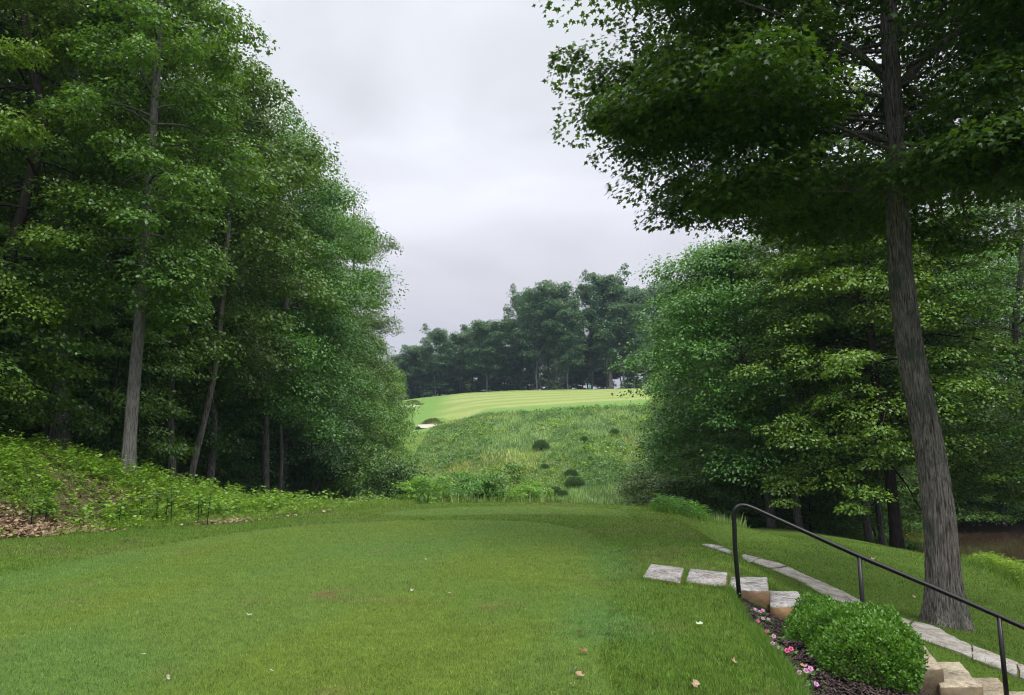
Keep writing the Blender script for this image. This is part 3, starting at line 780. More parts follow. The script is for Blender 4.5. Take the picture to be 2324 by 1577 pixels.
many([
 (fS, pos(1592, 45), 45, .5, 1.0, .95, 'pale grey trunk at the left end of the right wood', None),
 (fS, pos(1582, 46), 46, 2.5, .8, .8, 'thin dark stem just left of the pale grey trunk in the right wood', None),
 (fA, pos(1806, 36), 36, .5, .72, .66, 'straight trunk behind the middle of the handrail', None),
 (fA, pos(1886, 41), 41, 1.5, .8, .7, 'trunk right of the straight one, half hidden by weeds', None),
 (fA, pos(1962, 36), 36, 2.5, .75, .7, 'leaning trunk, left one of a pair near the tall weeds', None),
 (fS, pos(1992, 37), 37, 3.5, 1.5, 1.1, 'slim dark trunk, right one of a pair near the tall weeds', None),
 (fB, 21.5, 31, 3.0, .95, .82, 'large dark green tree right of the near trunk, on this side of the pond', None),
 (fC, 13.8, 52, 2.0, .95, .84, 'tall dark tree at the left shoulder of the right wood', None),
 (fE, 15.3, 60, 3.0, .95, 1.05, 'light green tree leaning out at the left edge of the right wood', None),
 (fE, 17.2, 72, 4.0, .95, .9, 'pale green tree at the far left tip of the right wood', None),
 (fU, 10.4, 50, 1.0, 1.0, .8, 'low leafy tree at the foot of the right wood beside the ravine', None),
 (fU, 12.9, 42.5, 2.0, 1.0, .75, 'young layered tree behind the pale grey trunk on the right', None),
 (fU, 15.8, 41, 3.0, .9, .7, 'young layered tree between two trunks of the right wood', None),
 (fU, 19.2, 41, 4.0, .9, .7, 'young layered tree behind the tall weeds', None),
 (fC, 23.5, 53.5, 1.0, .9, .8, 'blue-green tree leaning over the pond', None),
 (fU, 27.5, 57.5, 2.0, 1.2, .9, 'low leafy tree overhanging the far shore of the pond', None),
 (fU, 33.5, 58.5, 5.0, 1.2, .8, 'low spreading tree at the right end of the far pond shore', None),
 (fE, 38.0, 61, 5.0, 1.1, 1.1, 'leafy tree on the far pond shore at the right frame edge', None),
 (fE, 31.5, 62, 1.0, 1.1, 1.2, 'leafy tree behind the overhanging one on the pond shore', None),
 (fB, 29, 60, 3.3, 1.1, 1.0, 'tall tree closing the view behind the pond, right of the near trunk', None),
 (fB, 37, 58.5, 1.3, 1.1, 1.0, 'tall tree on the far pond shore at the right frame edge', None),
])
GR = 'trees in the shade deep inside the right wood'
for (x, y, s) in [(18, 47, .85), (23, 50, .9), (20, 57, .9), (26, 58, .9), (20, 66, .9), (35, 65, 1), (42, 64, 1), (28, 69, .9), (38, 71, 1), (49, 64, 1), (22, 78, .8), (55, 60, 1)]:
    src = [fC, fB, fA][k % 3]; k += 1
    if y < 42: src = fB
    clone(src, x + rng.normal(0, .6), y + rng.normal(0, .6), rng.uniform(0, 6.28), s, s * rng.uniform(.9, 1.0), 'dark tree in the shade deep inside the right wood', None, GR)
for (x, y, s) in [(16, 47, 1), (20, 46, 1), (18, 53, 1.2), (24, 58, 1.2), (30, 61, 1.3), (38, 60, 1.3), (14, 47, 1)]:
    clone(fU, x, y, rng.uniform(0, 6.28), s, s * rng.uniform(.7, .9), 'young tree shading the dark floor of the right wood', None, 'young trees shading the floor of the right wood')

# ================================================================ FAR RIDGE TREES
rt = []
for i, (sh, lo, se) in enumerate([('dome', .36, 41), ('oval', .30, 42), ('dome', .42, 43)]):
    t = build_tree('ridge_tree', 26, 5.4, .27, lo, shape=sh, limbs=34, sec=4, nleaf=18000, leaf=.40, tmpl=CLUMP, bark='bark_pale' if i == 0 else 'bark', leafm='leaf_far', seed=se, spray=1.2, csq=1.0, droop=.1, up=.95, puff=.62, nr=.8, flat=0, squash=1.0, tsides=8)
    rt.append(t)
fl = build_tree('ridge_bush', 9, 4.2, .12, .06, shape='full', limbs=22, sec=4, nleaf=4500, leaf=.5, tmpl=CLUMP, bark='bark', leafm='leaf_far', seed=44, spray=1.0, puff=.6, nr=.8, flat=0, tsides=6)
RT = [  # u_base, v_top, depth, kind, width, label
 (905, 806, 212, 1, .9, 'first tree of the far ridge line, partly behind the left wood'),
 (938, 792, 206, 0, .95, 'second tree from the left on the far ridge'),
 (962, 790, 214, 2, .8, 'slim tree left of the pointed one on the far ridge'),
 (985, 752, 198, 2, .80, 'pointed open-crowned tree standing above its neighbours on the far ridge'),
 (1013, 782, 208, 1, .9, 'low rounded tree right of the pointed ridge tree'),
 (1042, 755, 202, 1, .8, 'narrow dark ridge tree left of the broad one'),
 (1070, 745, 210, 2, .8, 'thin leaning trunk on the ridge, left of three'),
 (1086, 748, 204, 0, .8, 'thin trunk on the ridge, middle of three'),
 (1106, 735, 194, 0, 1.1, 'broad rounded ridge tree with pale trunk, right of three'),
 (1147, 728, 207, 1, .95, 'ridge tree in the dip before the tallest group'),
 (1183, 672, 202, 2, .85, 'slim tall ridge tree at the left of the high clump'),
 (1204, 682, 208, 1, .8, 'ridge tree with lower crown inside the high clump'),
 (1221, 662, 192, 0, 1.05, 'tall ridge tree with straight pale trunk, in the high clump'),
 (1247, 668, 200, 2, .9, 'ridge tree behind the small round one in the high clump'),
 (1270, 654, 194, 0, 1.05, 'wide crowned ridge tree at the top of the high clump'),
 (1291, 684, 188, 1, .95, 'ridge tree with the thickest pale trunk, leaning slightly'),
 (1322, 770, 200, 1, .9, 'short ridge tree in the gap between the two high clumps'),
 (1345, 646, 196, 2, 1.0, 'tall ridge tree right of the sky gap'),
 (1378, 640, 204, 0, 1.0, 'tall ridge tree with twin stems under the highest crown'),
 (1392, 630, 194, 2, 1.1, 'highest tree of the far ridge'),
 (1418, 690, 188, 1, 1.15, 'broad blue-green ridge tree in front of the highest one'),
 (1441, 668, 192, 0, 1.0, 'ridge tree at the right end with a thin pale trunk'),
 (1468, 655, 206, 1, 1.1, 'ridge tree just left of the right wood'),
 (1505, 648, 225, 1, 1.2, 'hazy ridge tree showing over the shoulder of the right wood'),
 (1540, 650, 215, 0, 1.2, 'ridge tree mostly behind the right wood'),
]
used = set()
for u, vt, Y, kd, ws, lab in RT:
    x = pos(u, Y); z0 = hz(x, Y); top = at_y(u, vt, Y)[2]; H = max(8, (top - z0) / 1.03)
    if kd not in used:
        used.add(kd); r = rt[kd]; settle(r, (x, Y, z0 - .1), u * .7, ws * .86, H / 27); r['label'] = lab
    else:
        r = copy_tree(rt[kd], (x, Y, z0 - .1), u * .7, (ws * .86, ws * .86, H / 27), lab)
    r['group'] = 'tall trees along the far ridge'
GB = 'shaded trees standing behind the ridge line'
for i, u in enumerate(range(880, 1580, 38)):
    Y = 222 + 9 * (i % 3) + rng.uniform(-3, 3)
    vt = np.interp(u, [880, 960, 1060, 1150, 1200, 1300, 1330, 1400, 1560], [838, 822, 800, 790, 750, 745, 800, 740, 720]) + rng.uniform(-10, 18)
    x = pos(u, Y); z0 = hz(x, Y); H = at_y(u, vt, Y)[2] - z0
    copy_tree(rt[i % 3], (x, Y, z0 - .1), u * 1.3, (1.0, 1.0, H / 28), 'shaded tree behind the front row on the far ridge', None, GB)
for i, u in enumerate(range(893, 1500, 34)):
    Y = 203 + 8 * (i % 3) + rng.uniform(-2, 2)
    if 1300 < u < 1450 and i % 2: continue
    x = pos(u, Y); s = rng.uniform(.75, 1.15)
    if i == 0: plant(fl, x, Y, .2, s); fl['label'] = 'leafy bush under the trees of the far ridge'; fl['category'] = 'bush'; fl['group'] = 'bushes under the far ridge trees'
    else: clone(fl, x, Y, rng.uniform(0, 6), s, s * rng.uniform(.4, .8), 'leafy bush under the trees of the far ridge', 'bush', 'bushes under the far ridge trees')

M['leaf_bright'] = mat_leaf('leaf_bright', (.13, .27, .03), (.28, .46, .07), trans=.4)
M['leaf_sapling'] = mat_leaf('leaf_sapling', (.09, .21, .04), (.20, .38, .08), trans=.4)
# ================================================================ RAVINE SAPLINGS AND SLOPE SHRUBS
sapl = build_tree('sapling', 6, 1.9, .05, .05, shape='dome', limbs=26, sec=5, nleaf=9000, clump=False, leaf=.15, bark='bark_dark', leafm='leaf_bright', seed=51, spray=.40, droop=.1, up=.75, flat=.05,
                  label='yellow-green sapling, leftmost of those rising from the ravine', cat='sapling')
sapl2 = build_tree('sapling', 6, 2.0, .05, .05, shape='dome', limbs=28, sec=5, nleaf=10000, clump=False, leaf=.16, bark='bark_dark', leafm='leaf_sapling', seed=52, spray=.5, droop=.1, up=.7, flat=.05,
                  label='darker full sapling, tallest of those rising from the ravine', cat='sapling')
def sap(src, u, vt, Y, ws, lab, first=False):
    x = pos(u, Y); z0 = hz(x, Y); H = at_y(u, vt, Y)[2] - z0
    if first: settle(src, (x, Y, z0), 0, ws, H / 6.2)
    else: src = copy_tree(src, (x, Y, z0), u, (ws, ws, H / 6.2), lab, 'sapling')
    src['group'] = 'saplings rising from the ravine'
sap(sapl, 975, 1078, 44, .95, None, True)
sap(sapl2, 1143, 1042, 46, 1.0, None, True)
sap(sapl2, 1078, 1064, 45, .8, 'slim sapling with dark stems between the yellow-green and the tallest one')
sap(sapl, 1196, 1092, 44, .7, 'small yellow-green sapling right of the tallest one')
sap(sapl2, 932, 1108, 47, .8, 'low dark sapling left of the yellow-green one')
sap(sapl, 1030, 1118, 46, .6, 'short bright sapling in the gap between two taller ones')
sap(sapl2, 1262, 1122, 47, .6, 'low scrubby sapling at the right end of the ravine row')
bsh = build_tree('ravine_bush', 6, 2.8, .06, .03, shape='full', limbs=34, sec=6, nleaf=14000, leaf=.17, bark='bark_dark', leafm='leaf_forest', seed=53, spray=.6, droop=.3, up=.4,
                 label='dark dense bush at the foot of the left wood beside the saplings', cat='bush')
plant(bsh, pos(880, 47), 47, 0, .95)
clone(bsh, pos(842, 52), 52, 2, 1.0, 1.0, 'dark bush behind the left edge of the second tee', 'bush')
clone(bsh, pos(1478, 46), 46, 2, .85, .8, 'dark dense bush at the foot of the right wood beside the slope', 'bush')
clone(bsh, pos(1530, 44), 44, 4, .9, .7, 'dark bush below the pale grey trunk on the right', 'bush')
clone(bsh, pos(1462, 58), 58, 1, .8, .8, 'low bush creeping onto the slope from the right wood', 'bush')
clone(bsh, pos(905, 60), 60, 1, .8, .75, 'low bush creeping onto the slope from the left wood', 'bush')

def round_shrub(seed, n=2600):
    g = np.random.default_rng(seed)
    d = nrm(g.normal(0, 1, (n, 3))); d[:, 2] = np.abs(d[:, 2]) * 1.0 - .15
    lump = 1 + .16 * (fbm(d[:, 0] * 2.5 + 5, d[:, 1] * 2.5 + d[:, 2], seed, 3) - .5)
    r = g.uniform(.55, 1.0, n) ** .5 * lump
    P = d * r[:, None] * (1, 1, .95); P[:, 2] += .15
    N = d + g.normal(0, .5, (n, 3)); O = d * .8 + np.array([0, 0, .8]) + g.normal(0, .3, (n, 3))
    geo = Geo(); leaves(geo, LANCE if seed % 2 else DIAMOND, P, O, N, g.uniform(.16, .3, n), g.random(n), np.clip(g.normal(.45, .2, n), 0, 1))
    return geo
M['leaf_shrub'] = mat_leaf('leaf_shrub', (.050, .120, .042), (.120, .235, .080), trans=.2)
sh0 = None
for (u, v, r, lab) in [(1228, 1022, 14, 'largest lone dark shrub, highest in the middle of the slope'), (1162, 1068, 12, 'dark shrub above the tallest sapling'),
                       (1296, 1085, 12, 'dark shrub, upper one of the close pair on the slope'), (1304, 1108, 17, 'dark shrub, lower and bigger one of the close pair on the slope'),
                       (1259, 1126, 12, 'pale green shrub left of the close pair'), (1278, 1129, 9, 'small shrub touching the right side of the pale green one'),
                       (1395, 988, 9, 'small dark shrub high on the right of the slope'), (1237, 1066, 7, 'tiny dark shrub below the largest lone shrub'),
                       (1450, 1134, 10, 'small dark shrub at the lower right of the slope'), (1010, 1108, 8, 'small dark shrub behind the yellow-green sapling'), (1326, 1003, 7, 'tiny shrub in the weeds right of the largest lone shrub')]:
    g3 = ground_hit(u, v, 30); rad_ = r / FPX * g3[1] * 1.35; g3[2] += .15
    if sh0 is None:
        root = empty('slope_shrub', tuple(g3), lab, 'shrub', 'shrubs on the wild slope'); round_shrub(61).build('foliage', M['leaf_shrub'], root)
        gs = Geo()
        for q in range(5):
            a = q * 1.3; tube(gs, [(0, 0, -.2), (.15 * math.cos(a), .15 * math.sin(a), .2), (.4 * math.cos(a), .4 * math.sin(a), .6)], [.04, .03, .01], 5)
        gs.build('stem', M['bark_dark'], root)
        root.scale = (rad_,) * 3; sh0 = root
    else:
        copy_tree(sh0, tuple(g3), u, (rad_, rad_, rad_ * (.8 + .02 * (u % 10))), lab, 'shrub', 'shrubs on the wild slope')

# ================================================================ GRASS AND GROUND COVER (uncountable: one object each)
def field(n, rmin, rmax, half=38, seed=1, power=2.0):
    """points spread on a fan-shaped stretch of ground, denser close by"""
    g = np.random.default_rng(seed)
    q = g.random(n)
    if power == 2.0: r = rmin * (rmax / rmin) ** q
    else:
        p = 2 - power; r = (rmin ** p + q * (rmax ** p - rmin ** p)) ** (1 / p)
    a = np.radians(g.uniform(-half, half, n))
    return r * np.sin(a), r * np.cos(a), r, g

def blades(name, x, y, z, h, w, col, g, lean=.35, mat='blade', two=False, label=None):
    n = len(x); az = g.uniform(0, 2 * math.pi, n); la = g.uniform(0, 2 * math.pi, n); ln = np.abs(g.normal(0, lean, n)) * h
    cx, sx = np.cos(az) * w / 2, np.sin(az) * w / 2
    b = np.stack([x, y, z - .004], -1)
    s = np.stack([cx, sx, np.zeros(n)], -1)
    tip = b + np.stack([np.cos(la) * ln, np.sin(la) * ln, h], -1)
    if two:
        mid = b + np.stack([np.cos(la) * ln * .3, np.sin(la) * ln * .3, h * .6], -1)
        v = np.stack([b - s, b + s, mid + s * .75, mid - s * .75, tip], 1).reshape(-1, 3)
        flat = (np.array([0, 1, 2, 3, 3, 2, 4])[None] + (np.arange(n) * 5)[:, None]).ravel(); tot = np.tile([4, 3], n); k = 5
    else:
        v = np.stack([b - s, b + s, tip], 1).reshape(-1, 3); flat = np.arange(3 * n); tot = np.full(n, 3); k = 3
    o = mesh_obj(name, v, flat=flat, totals=tot, mat=M[mat], attrs={'Col': np.repeat(col, k, 0)})
    return tag(o, label, 'grass' if label else None, kind='stuff')

# mown turf
x, y, r, g = field(740000, 4.4, 30, 50, 3)
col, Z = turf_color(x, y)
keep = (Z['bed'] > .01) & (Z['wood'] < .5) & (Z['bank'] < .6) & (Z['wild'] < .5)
# not on stones or path: filled in below
STONES = []
def poly_px(pts, z): return [at_z(u, v, z) for u, v in pts]
mask = np.zeros(len(x), bool)
for zt, th, q in stone_spec:
    P_ = poly_px(q, zt); STONES.append((P_, zt, th)); mask |= sdf(P_, x, y) < .03
PL = [(1592, 1239), (1626, 1250), (1659, 1262), (1700, 1275), (1739, 1289), (1816, 1322), (1849, 1344), (1930, 1378), (2022, 1422), (2069, 1447), (2182, 1489), (2272, 1526), (2324, 1549), (2420, 1592)]
PR = [(1618, 1239), (1650, 1248), (1684, 1259), (1728, 1270), (1776, 1282), (1856, 1319), (1919, 1349), (1985, 1378), (2046, 1409), (2116, 1422), (2182, 1459), (2262, 1490), (2324, 1516), (2420, 1556)]
def on_ground(u, v):
    p = ground_hit(u, v, 6); return (p[0], p[1])
pl = [on_ground(*p) for p in PL]; pr = [on_ground(*p) for p in PR]
PATH = pl + pr[::-1]
mask |= sdf(PATH, x, y) < .015
inT = np.maximum(Z['in1'], Z['in2'])
keep &= ~mask
x, y, r, col = x[keep], y[keep], r[keep], col[keep]; inT = inT[keep]; cv = Z['clover'][keep]; dp_ = Z['dp'][keep]
z = height(x, y)
h = (.022 * inT + .030 * (1 - inT)) * g.uniform(.6, 1.3, len(x)) * (1 + .3 * vnoise(x * 3, y * 3, 77))
far_ = np.clip(r / 8, 1, 3)
w_ = (.0048 + .0012 * (1 - inT)) * far_
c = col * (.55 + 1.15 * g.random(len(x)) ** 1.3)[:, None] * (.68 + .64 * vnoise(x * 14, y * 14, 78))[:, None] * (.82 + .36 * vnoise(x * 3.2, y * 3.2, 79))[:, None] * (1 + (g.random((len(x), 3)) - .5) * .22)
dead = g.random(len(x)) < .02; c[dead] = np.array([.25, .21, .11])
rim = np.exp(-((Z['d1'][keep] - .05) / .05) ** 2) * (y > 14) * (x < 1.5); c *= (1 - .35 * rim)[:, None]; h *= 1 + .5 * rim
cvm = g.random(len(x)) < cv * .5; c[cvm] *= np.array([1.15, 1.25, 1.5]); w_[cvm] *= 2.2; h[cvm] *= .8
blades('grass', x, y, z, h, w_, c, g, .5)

# loose leaf litter scattered on the bank soil, and leafy ground cover
def plants(name, x, y, g, hmin, hmax, per, size, mat, tmpl=DIAMOND, stemmat='leaf_weed', lean=.25, kind='stuff', parent=None, base=None):
    n = len(x); z = height(x, y) if base is None else base
    H = g.uniform(hmin, hmax, n)
    geo = Geo()
    k = np.repeat(np.arange(n), per); m = len(k)
    f = g.uniform(.15, 1, m) ** .7
    la = g.uniform(0, 6.28, n); ln = g.normal(0, lean, n) * H
    az = g.uniform(0, 6.28, m)
    out_ = size * .9 * (1.2 - f) * g.uniform(0, 1, m)
    P = np.stack([x[k] + np.cos(la[k]) * ln[k] * f ** 2 + np.cos(az) * out_, y[k] + np.sin(la[k]) * ln[k] * f ** 2 + np.sin(az) * out_, z[k] + H[k] * f], -1)
    O = np.stack([np.cos(az), np.sin(az), g.uniform(-.35, .6, m)], -1)
    N = np.array([0, 0, 1.0]) + g.normal(0, .35, (m, 3))
    tone = np.clip(g.normal(.5, .25, n), 0, 1)
    S = size * g.uniform(.6, 1.2, m) * (.7 + .4 * H[k] / hmax)
    leaves(geo, tmpl, P, O, N, S, g.random(m), tone[k])
    # stems
    b0 = np.stack([x, y, z - .01], -1); t0 = b0 + np.stack([np.cos(la) * ln, np.sin(la) * ln, H], -1)
    s = np.stack([np.cos(la + 1.6), np.sin(la + 1.6), np.zeros(n)], -1) * .004
    v = np.stack([b0 - s, b0 + s, t0], 1).reshape(-1, 3)
    geo.add(v, np.arange(3 * n), np.full(n, 3), rnd=.2, tone=.3)
    o = geo.build(name, M[mat], parent)
    if kind: tag(o, kind=kind)
    return o
g = np.random.default_rng(9)
x = g.uniform(-22, -4.5, 40000); y = g.uniform(11, 38, 40000)
dp = sdf(PLAT, x, y)
den = fbm(x * .7, y * .7, 81, 4); litter = sstep(.56, .66, den)
keepb = (dp > .25 + .5 * g.random(len(x))) & (x < -4) & ~((litter > .5) & (g.random(len(x)) < .45)) & ~((y > 23.5 + .25 * (x + 11)) & (g.random(len(x)) < .75))
xb, yb = x[keepb], y[keepb]
for a_, b_, rr_ in [(*G(60, 1200)[:2], .9), (*G(505, 1184)[:2], .6), (*G(10, 1195)[:2], .9), (*G(120, 1204)[:2], .6)]:
    q_ = np.hypot(xb - a_, (yb - b_)) > rr_ * (.6 + .6 * g.random(len(xb))); xb, yb = xb[q_], yb[q_]
hb = vnoise(xb * .5, yb * .5, 15)
tall = (g.random(len(xb)) < .30 * (.3 + hb)) & (sdf(PLAT, xb, yb) > .9)
plants('ground_cover', xb[~tall], yb[~tall], g, .05, .22, 8, .08, 'leaf_weed')
plants('undergrowth', xb[tall], yb[tall], g, .18, .58, 15, .11, 'leaf_weed')
# grass of the bank
n = 190000; x = g.uniform(-22, -3.5, n); y = g.uniform(11, 32, n); dp = sdf(PLAT, x, y); dn = fbm(x * .7, y * .7, 81, 4)
kk = (dp > .0) & (dn < .58 + .1 * g.random(n)); x, y, dn = x[kk], y[kk], dn[kk]
cb = lerp(V3(.13, .25, .035) + np.zeros((len(x), 3)), V3(.22, .32, .06) + np.zeros((len(x), 3)), vnoise(x * .8, y * .8, 5)) * g.uniform(.7, 1.3, len(x))[:, None]
blades('bank_grass', x, y, height(x, y), g.uniform(.08, .26, len(x)), np.full(len(x), .011), cb, g, .6)
# dry leaf litter
n = 15000; x = g.uniform(-16, -4.5, n); y = g.uniform(12, 27, n); dp = sdf(PLAT, x, y); dn = fbm(x * .7, y * .7, 81, 4)
spots = [G(60, 1200)[:2], G(505, 1184)[:2], G(20, 1190)[:2], G(370, 1135)[:2], G(130, 1205)[:2]]
near = np.zeros(n)
for i_, (a_, b_) in enumerate(spots): near = np.maximum(near, np.exp(-(((x - a_) / 1.0) ** 2 + ((y - b_) / .9) ** 2)))
extra = 3500; xe = np.concatenate([a_ + g.normal(0, .40, extra // 5) for a_, b_ in spots]); ye = np.concatenate([b_ + g.normal(0, .5, extra // 5) for a_, b_ in spots])
kk = (dp > .1) & (dn > .60) & (y < 24) & (g.random(n) < .4); x = np.concatenate([x[kk], xe]); y = np.concatenate([y[kk], ye])
kk = sdf(PLAT, x, y) > .0; x, y = x[kk], y[kk]; n = len(x)
M['litter'] = mat_leaf('dry_litter', (.16, .10, .055), (.40, .30, .19), trans=.1, tcol=(1, 1, 1))
geo = Geo(); leaves(geo, CLUMP, np.stack([x, y, height(x, y) + .012 + .05 * g.random(n)], -1), np.stack([g.normal(0, 1, n), g.normal(0, 1, n), g.normal(0, .25, n)], -1), np.array([0, 0, 1.]) + g.normal(0, .45, (n, 3)), g.uniform(.05, .11, n), g.random(n), g.random(n))
tag(geo.build('leaf_litter', M['litter']), kind='stuff')

# wild slope: long grass and herbs
x, y, r, g = field(170000, 29, 135, 17, 12, power=1.2)
_, Z = turf_color(x, y)
col = _
kk = (Z['wild'] > .4) | ((Z['wood'] > .3) & (np.abs(x) < 22) & (y > 55) & (y < 112) & (np.abs(x) < 17) & (Z['fw'] < .3))
x, y, r, col = x[kk], y[kk], r[kk], col[kk]
bright = vnoise(x * .25, y * .16, 93); tuft = vnoise(x * .9, y * .7, 94)
c = col * (.7 + .75 * g.random(len(x)))[:, None] * (.75 + .5 * tuft)[:, None]
c = lerp(c, V3(.22, .26, .12) + np.zeros((len(x), 3)), (g.random(len(x)) < .12 * bright * 2) * .8)
h = g.uniform(.25, .60, len(x)) * (.5 + .9 * tuft); ww = .03 + .0011 * r
blades('wild_grass', x, y, height(x, y), h, ww, c, g, .45)
x, y, r, g = field(42000, 36, 116, 15, 13, power=1.2)
_, Z = turf_color(x, y)
kk = ((Z['wild'] > .5)) & (g.random(len(x)) < .6) & (fbm(x * .13, y * .09, 95, 3) > .47 - .06 * (y > 85)); x, y = x[kk], y[kk]
plants('wild_herbs', x, y, g, .15, .6, 6, .26, 'leaf_fresh')
x, y, r, g = field(12000, 36, 110, 15, 14, power=1.0)
_, Z = turf_color(x, y)
kk = ((Z['wild'] > .5)) & (fbm(x * .2, y * .13, 97, 3) > .60); x, y = x[kk], y[kk]
plants('bright_herbs', x, y, g, .2, .7, 6, .30, 'leaf_weed')

# tall weeds at the edge of the lower lawn
ge = np.random.default_rng(16)
ctrl = [(1480, 1160), (1560, 1174), (1620, 1180), (1700, 1186), (1780, 1190), (1860, 1192), (1930, 1196), (1990, 1206), (2060, 1222), (2110, 1238), (2180, 1262), (2240, 1285), (2324, 1322), (2420, 1370)]
cp_ = np.array([on_ground(u, v) for u, v in ctrl])
tq = ge.uniform(0, len(cp_) - 1, 2300); fi = tq.astype(int); fr = (tq - fi)[:, None]
wp = cp_[fi] * (1 - fr) + cp_[np.minimum(fi + 1, len(cp_) - 1)] * fr
nv = nrm(np.array([.45, .9])); wp = wp + nv * ge.uniform(-.05, 2.2, 2300)[:, None] + ge.normal(0, .12, (2300, 2))
hi = (tq > 4.6)
low = tq > 8.8
plants('low_bank_weeds', wp[low, 0], wp[low, 1], ge, .12, .42, 16, .14, 'leaf_weed', tmpl=LANCE)
hi = hi & ~low
plants('waterside_weeds', wp[hi, 0], wp[hi, 1], ge, .35, .95, 22, .19, 'leaf_weed', tmpl=LANCE)
lo_ = tq <= 4.6
plants('lawn_edge_weeds', wp[lo_, 0], wp[lo_, 1], ge, .15, .55, 14, .16, 'leaf_fresh', tmpl=LANCE)
x = wp[:, 0].repeat(8) + ge.normal(0, .3, 2300 * 8); y = wp[:, 1].repeat(8) + ge.normal(0, .3, 2300 * 8)
cb = V3(.12, .22, .035) * ge.uniform(.6, 1.5, len(x))[:, None]
blades('rough_grass', x, y, height(x, y), ge.uniform(.10, .35, len(x)), np.full(len(x), .014), cb, ge, .5)
#@@PART3
# ================================================================ POND AND SAND
t = NT('pond_water')
n = t.noise(1.2, 4, .6, t.objc((1, .35, 1)))
p = t.pbr((.060, .038, .024), .06, .8, t.bump(n, .05, .04)); M['water'] = t.done(p)
wz = -3.62
wpoly = [(16, 26), (23, 30), (24, 38), (20, 47.5), (21, 60), (33, 66), (50, 66), (64, 50), (60, 20), (17, 8)]
wo = mesh_obj('pond', [(a, b_, wz) for a, b_ in wpoly], faces=[list(range(len(wpoly)))], mat=M['water'])
tag(wo, kind='structure')
t = NT('bunker_sand'); n = t.noise(3, 5, .6, t.objc()); c = t.ramp(n, [(.3, (.34, .31, .27)), (.7, (.44, .41, .36))])
M['sand'] = t.done(t.pbr(c, .95, .1, t.bump(n, .3, .05)))
for i, (cx, cy, rx, ry, dep) in enumerate(BUNK):
    a = np.linspace(0, 2 * math.pi, 28, endpoint=False); rings = [0, .35, .6, .74]
    vs = []; fs = []
    for q in rings:
        rr2 = q * (1 + .18 * np.sin(3 * a + i) + .08 * np.sin(5 * a + 2 * i))
        X = cx + rx * rr2 * np.cos(a); Yv = cy + ry * rr2 * np.sin(a)
        vs.append(np.stack([X, Yv, np.maximum(height(X, Yv) + .05, hz(cx, cy - ry * .74) + .06 + .26 * (Yv - (cy - ry * .74)))], -1))
    vs = np.concatenate(vs); 
    for k_ in range(3):
        for j in range(28): fs.append([k_ * 28 + j, k_ * 28 + (j + 1) % 28, (k_ + 1) * 28 + (j + 1) % 28, (k_ + 1) * 28 + j])
    o = mesh_obj('bunker_sand', vs, faces=fs, mat=M['sand'], smooth=True); tag(o, kind='structure')
    # ragged tall grass lip behind the sand
    gq = np.random.default_rng(70 + i); nn = 1500
    aa = gq.uniform(.05 * math.pi, .95 * math.pi, nn); q = gq.uniform(.80, 1.15, nn)
    X = cx + rx * q * np.cos(aa); Yv = cy + ry * q * np.sin(aa)
    blades('bunker_fringe', X, Yv, height(X, Yv), gq.uniform(.10, .26, nn), np.full(nn, .10), V3(.14, .17, .06) * gq.uniform(.5, 1.3, nn)[:, None], gq, .3)

# ================================================================ STONES
def mat_stone(name, c1, c2, c3, side):
    t = NT(name); v = t.objc()
    n1 = t.noise(16, 6, .75, t.objc((1, 2.2, 1))); n2 = t.noise(3.2, 4, .6, v); n3 = t.noise(60, 2, .6, v)
    c = t.ramp(n1, [(.38, c1), (.48, c2), (.62, c3)])
    c = t.mix(t.ramp(n2, [(.45, (0, 0, 0)), (.7, (.7,) * 3)]), c, t.mix(1.0, c, (.9, .78, .66), 'MULTIPLY'))
    c = t.mix(.5, c, t.mix(1.0, c, t.ramp(n3, [(.3, (.5,) * 3), (.7, (1.4,) * 3)]), 'MULTIPLY'))
    geo_ = t.n('ShaderNodeNewGeometry'); s = t.n('ShaderNodeSeparateXYZ'); t.l(geo_.outputs['Normal'], s.inputs[0])
    f = t.ramp(s.outputs[2], [(.45, (1, 1, 1)), (.75, (0, 0, 0))])
    sd = t.ramp(n2, [(.35, side[0]), (.65, side[1])])
    c = t.mix(f, c, sd)
    n5 = t.noise(5.5, 5, .7, v); c = t.mix(t.ramp(n5, [(.55, (0, 0, 0)), (.68, (.55,) * 3)]), c, (.07, .085, .045))
    n6 = t.noise(2.0, 3, .6, t.objc((1.3, 1.3, 1))); c = t.mix(1.0, c, t.ramp(n6, [(.35, (.62, .60, .56)), (.6, (1.05, 1.04, 1.0))]), 'MULTIPLY')
    mx = t.n('ShaderNodeMath', operation='ADD'); t.l(n1, mx.inputs[0]); t.l(n2, mx.inputs[1])
    return t.done(t.pbr(c, .8, .25, t.bump(mx.outputs[0], .55, .03)))
M['granite'] = mat_stone('granite_step', (.10, .09, .09), (.27, .265, .27), (.50, .50, .53), ((.10, .065, .04), (.27, .17, .09)))
M['sandstone'] = mat_stone('sandstone_step', (.22, .18, .13), (.38, .33, .25), (.50, .45, .36), ((.11, .085, .055), (.24, .19, .13)))
M['flag'] = mat_stone('flagstone', (.24, .22, .20), (.34, .325, .31), (.42, .41, .40), ((.12, .11, .09), (.2, .18, .15)))
M['slate'] = mat_stone('rough_flagstone', (.15, .15, .16), (.32, .32, .34), (.48, .48, .50), ((.10, .09, .08), (.2, .17, .14)))

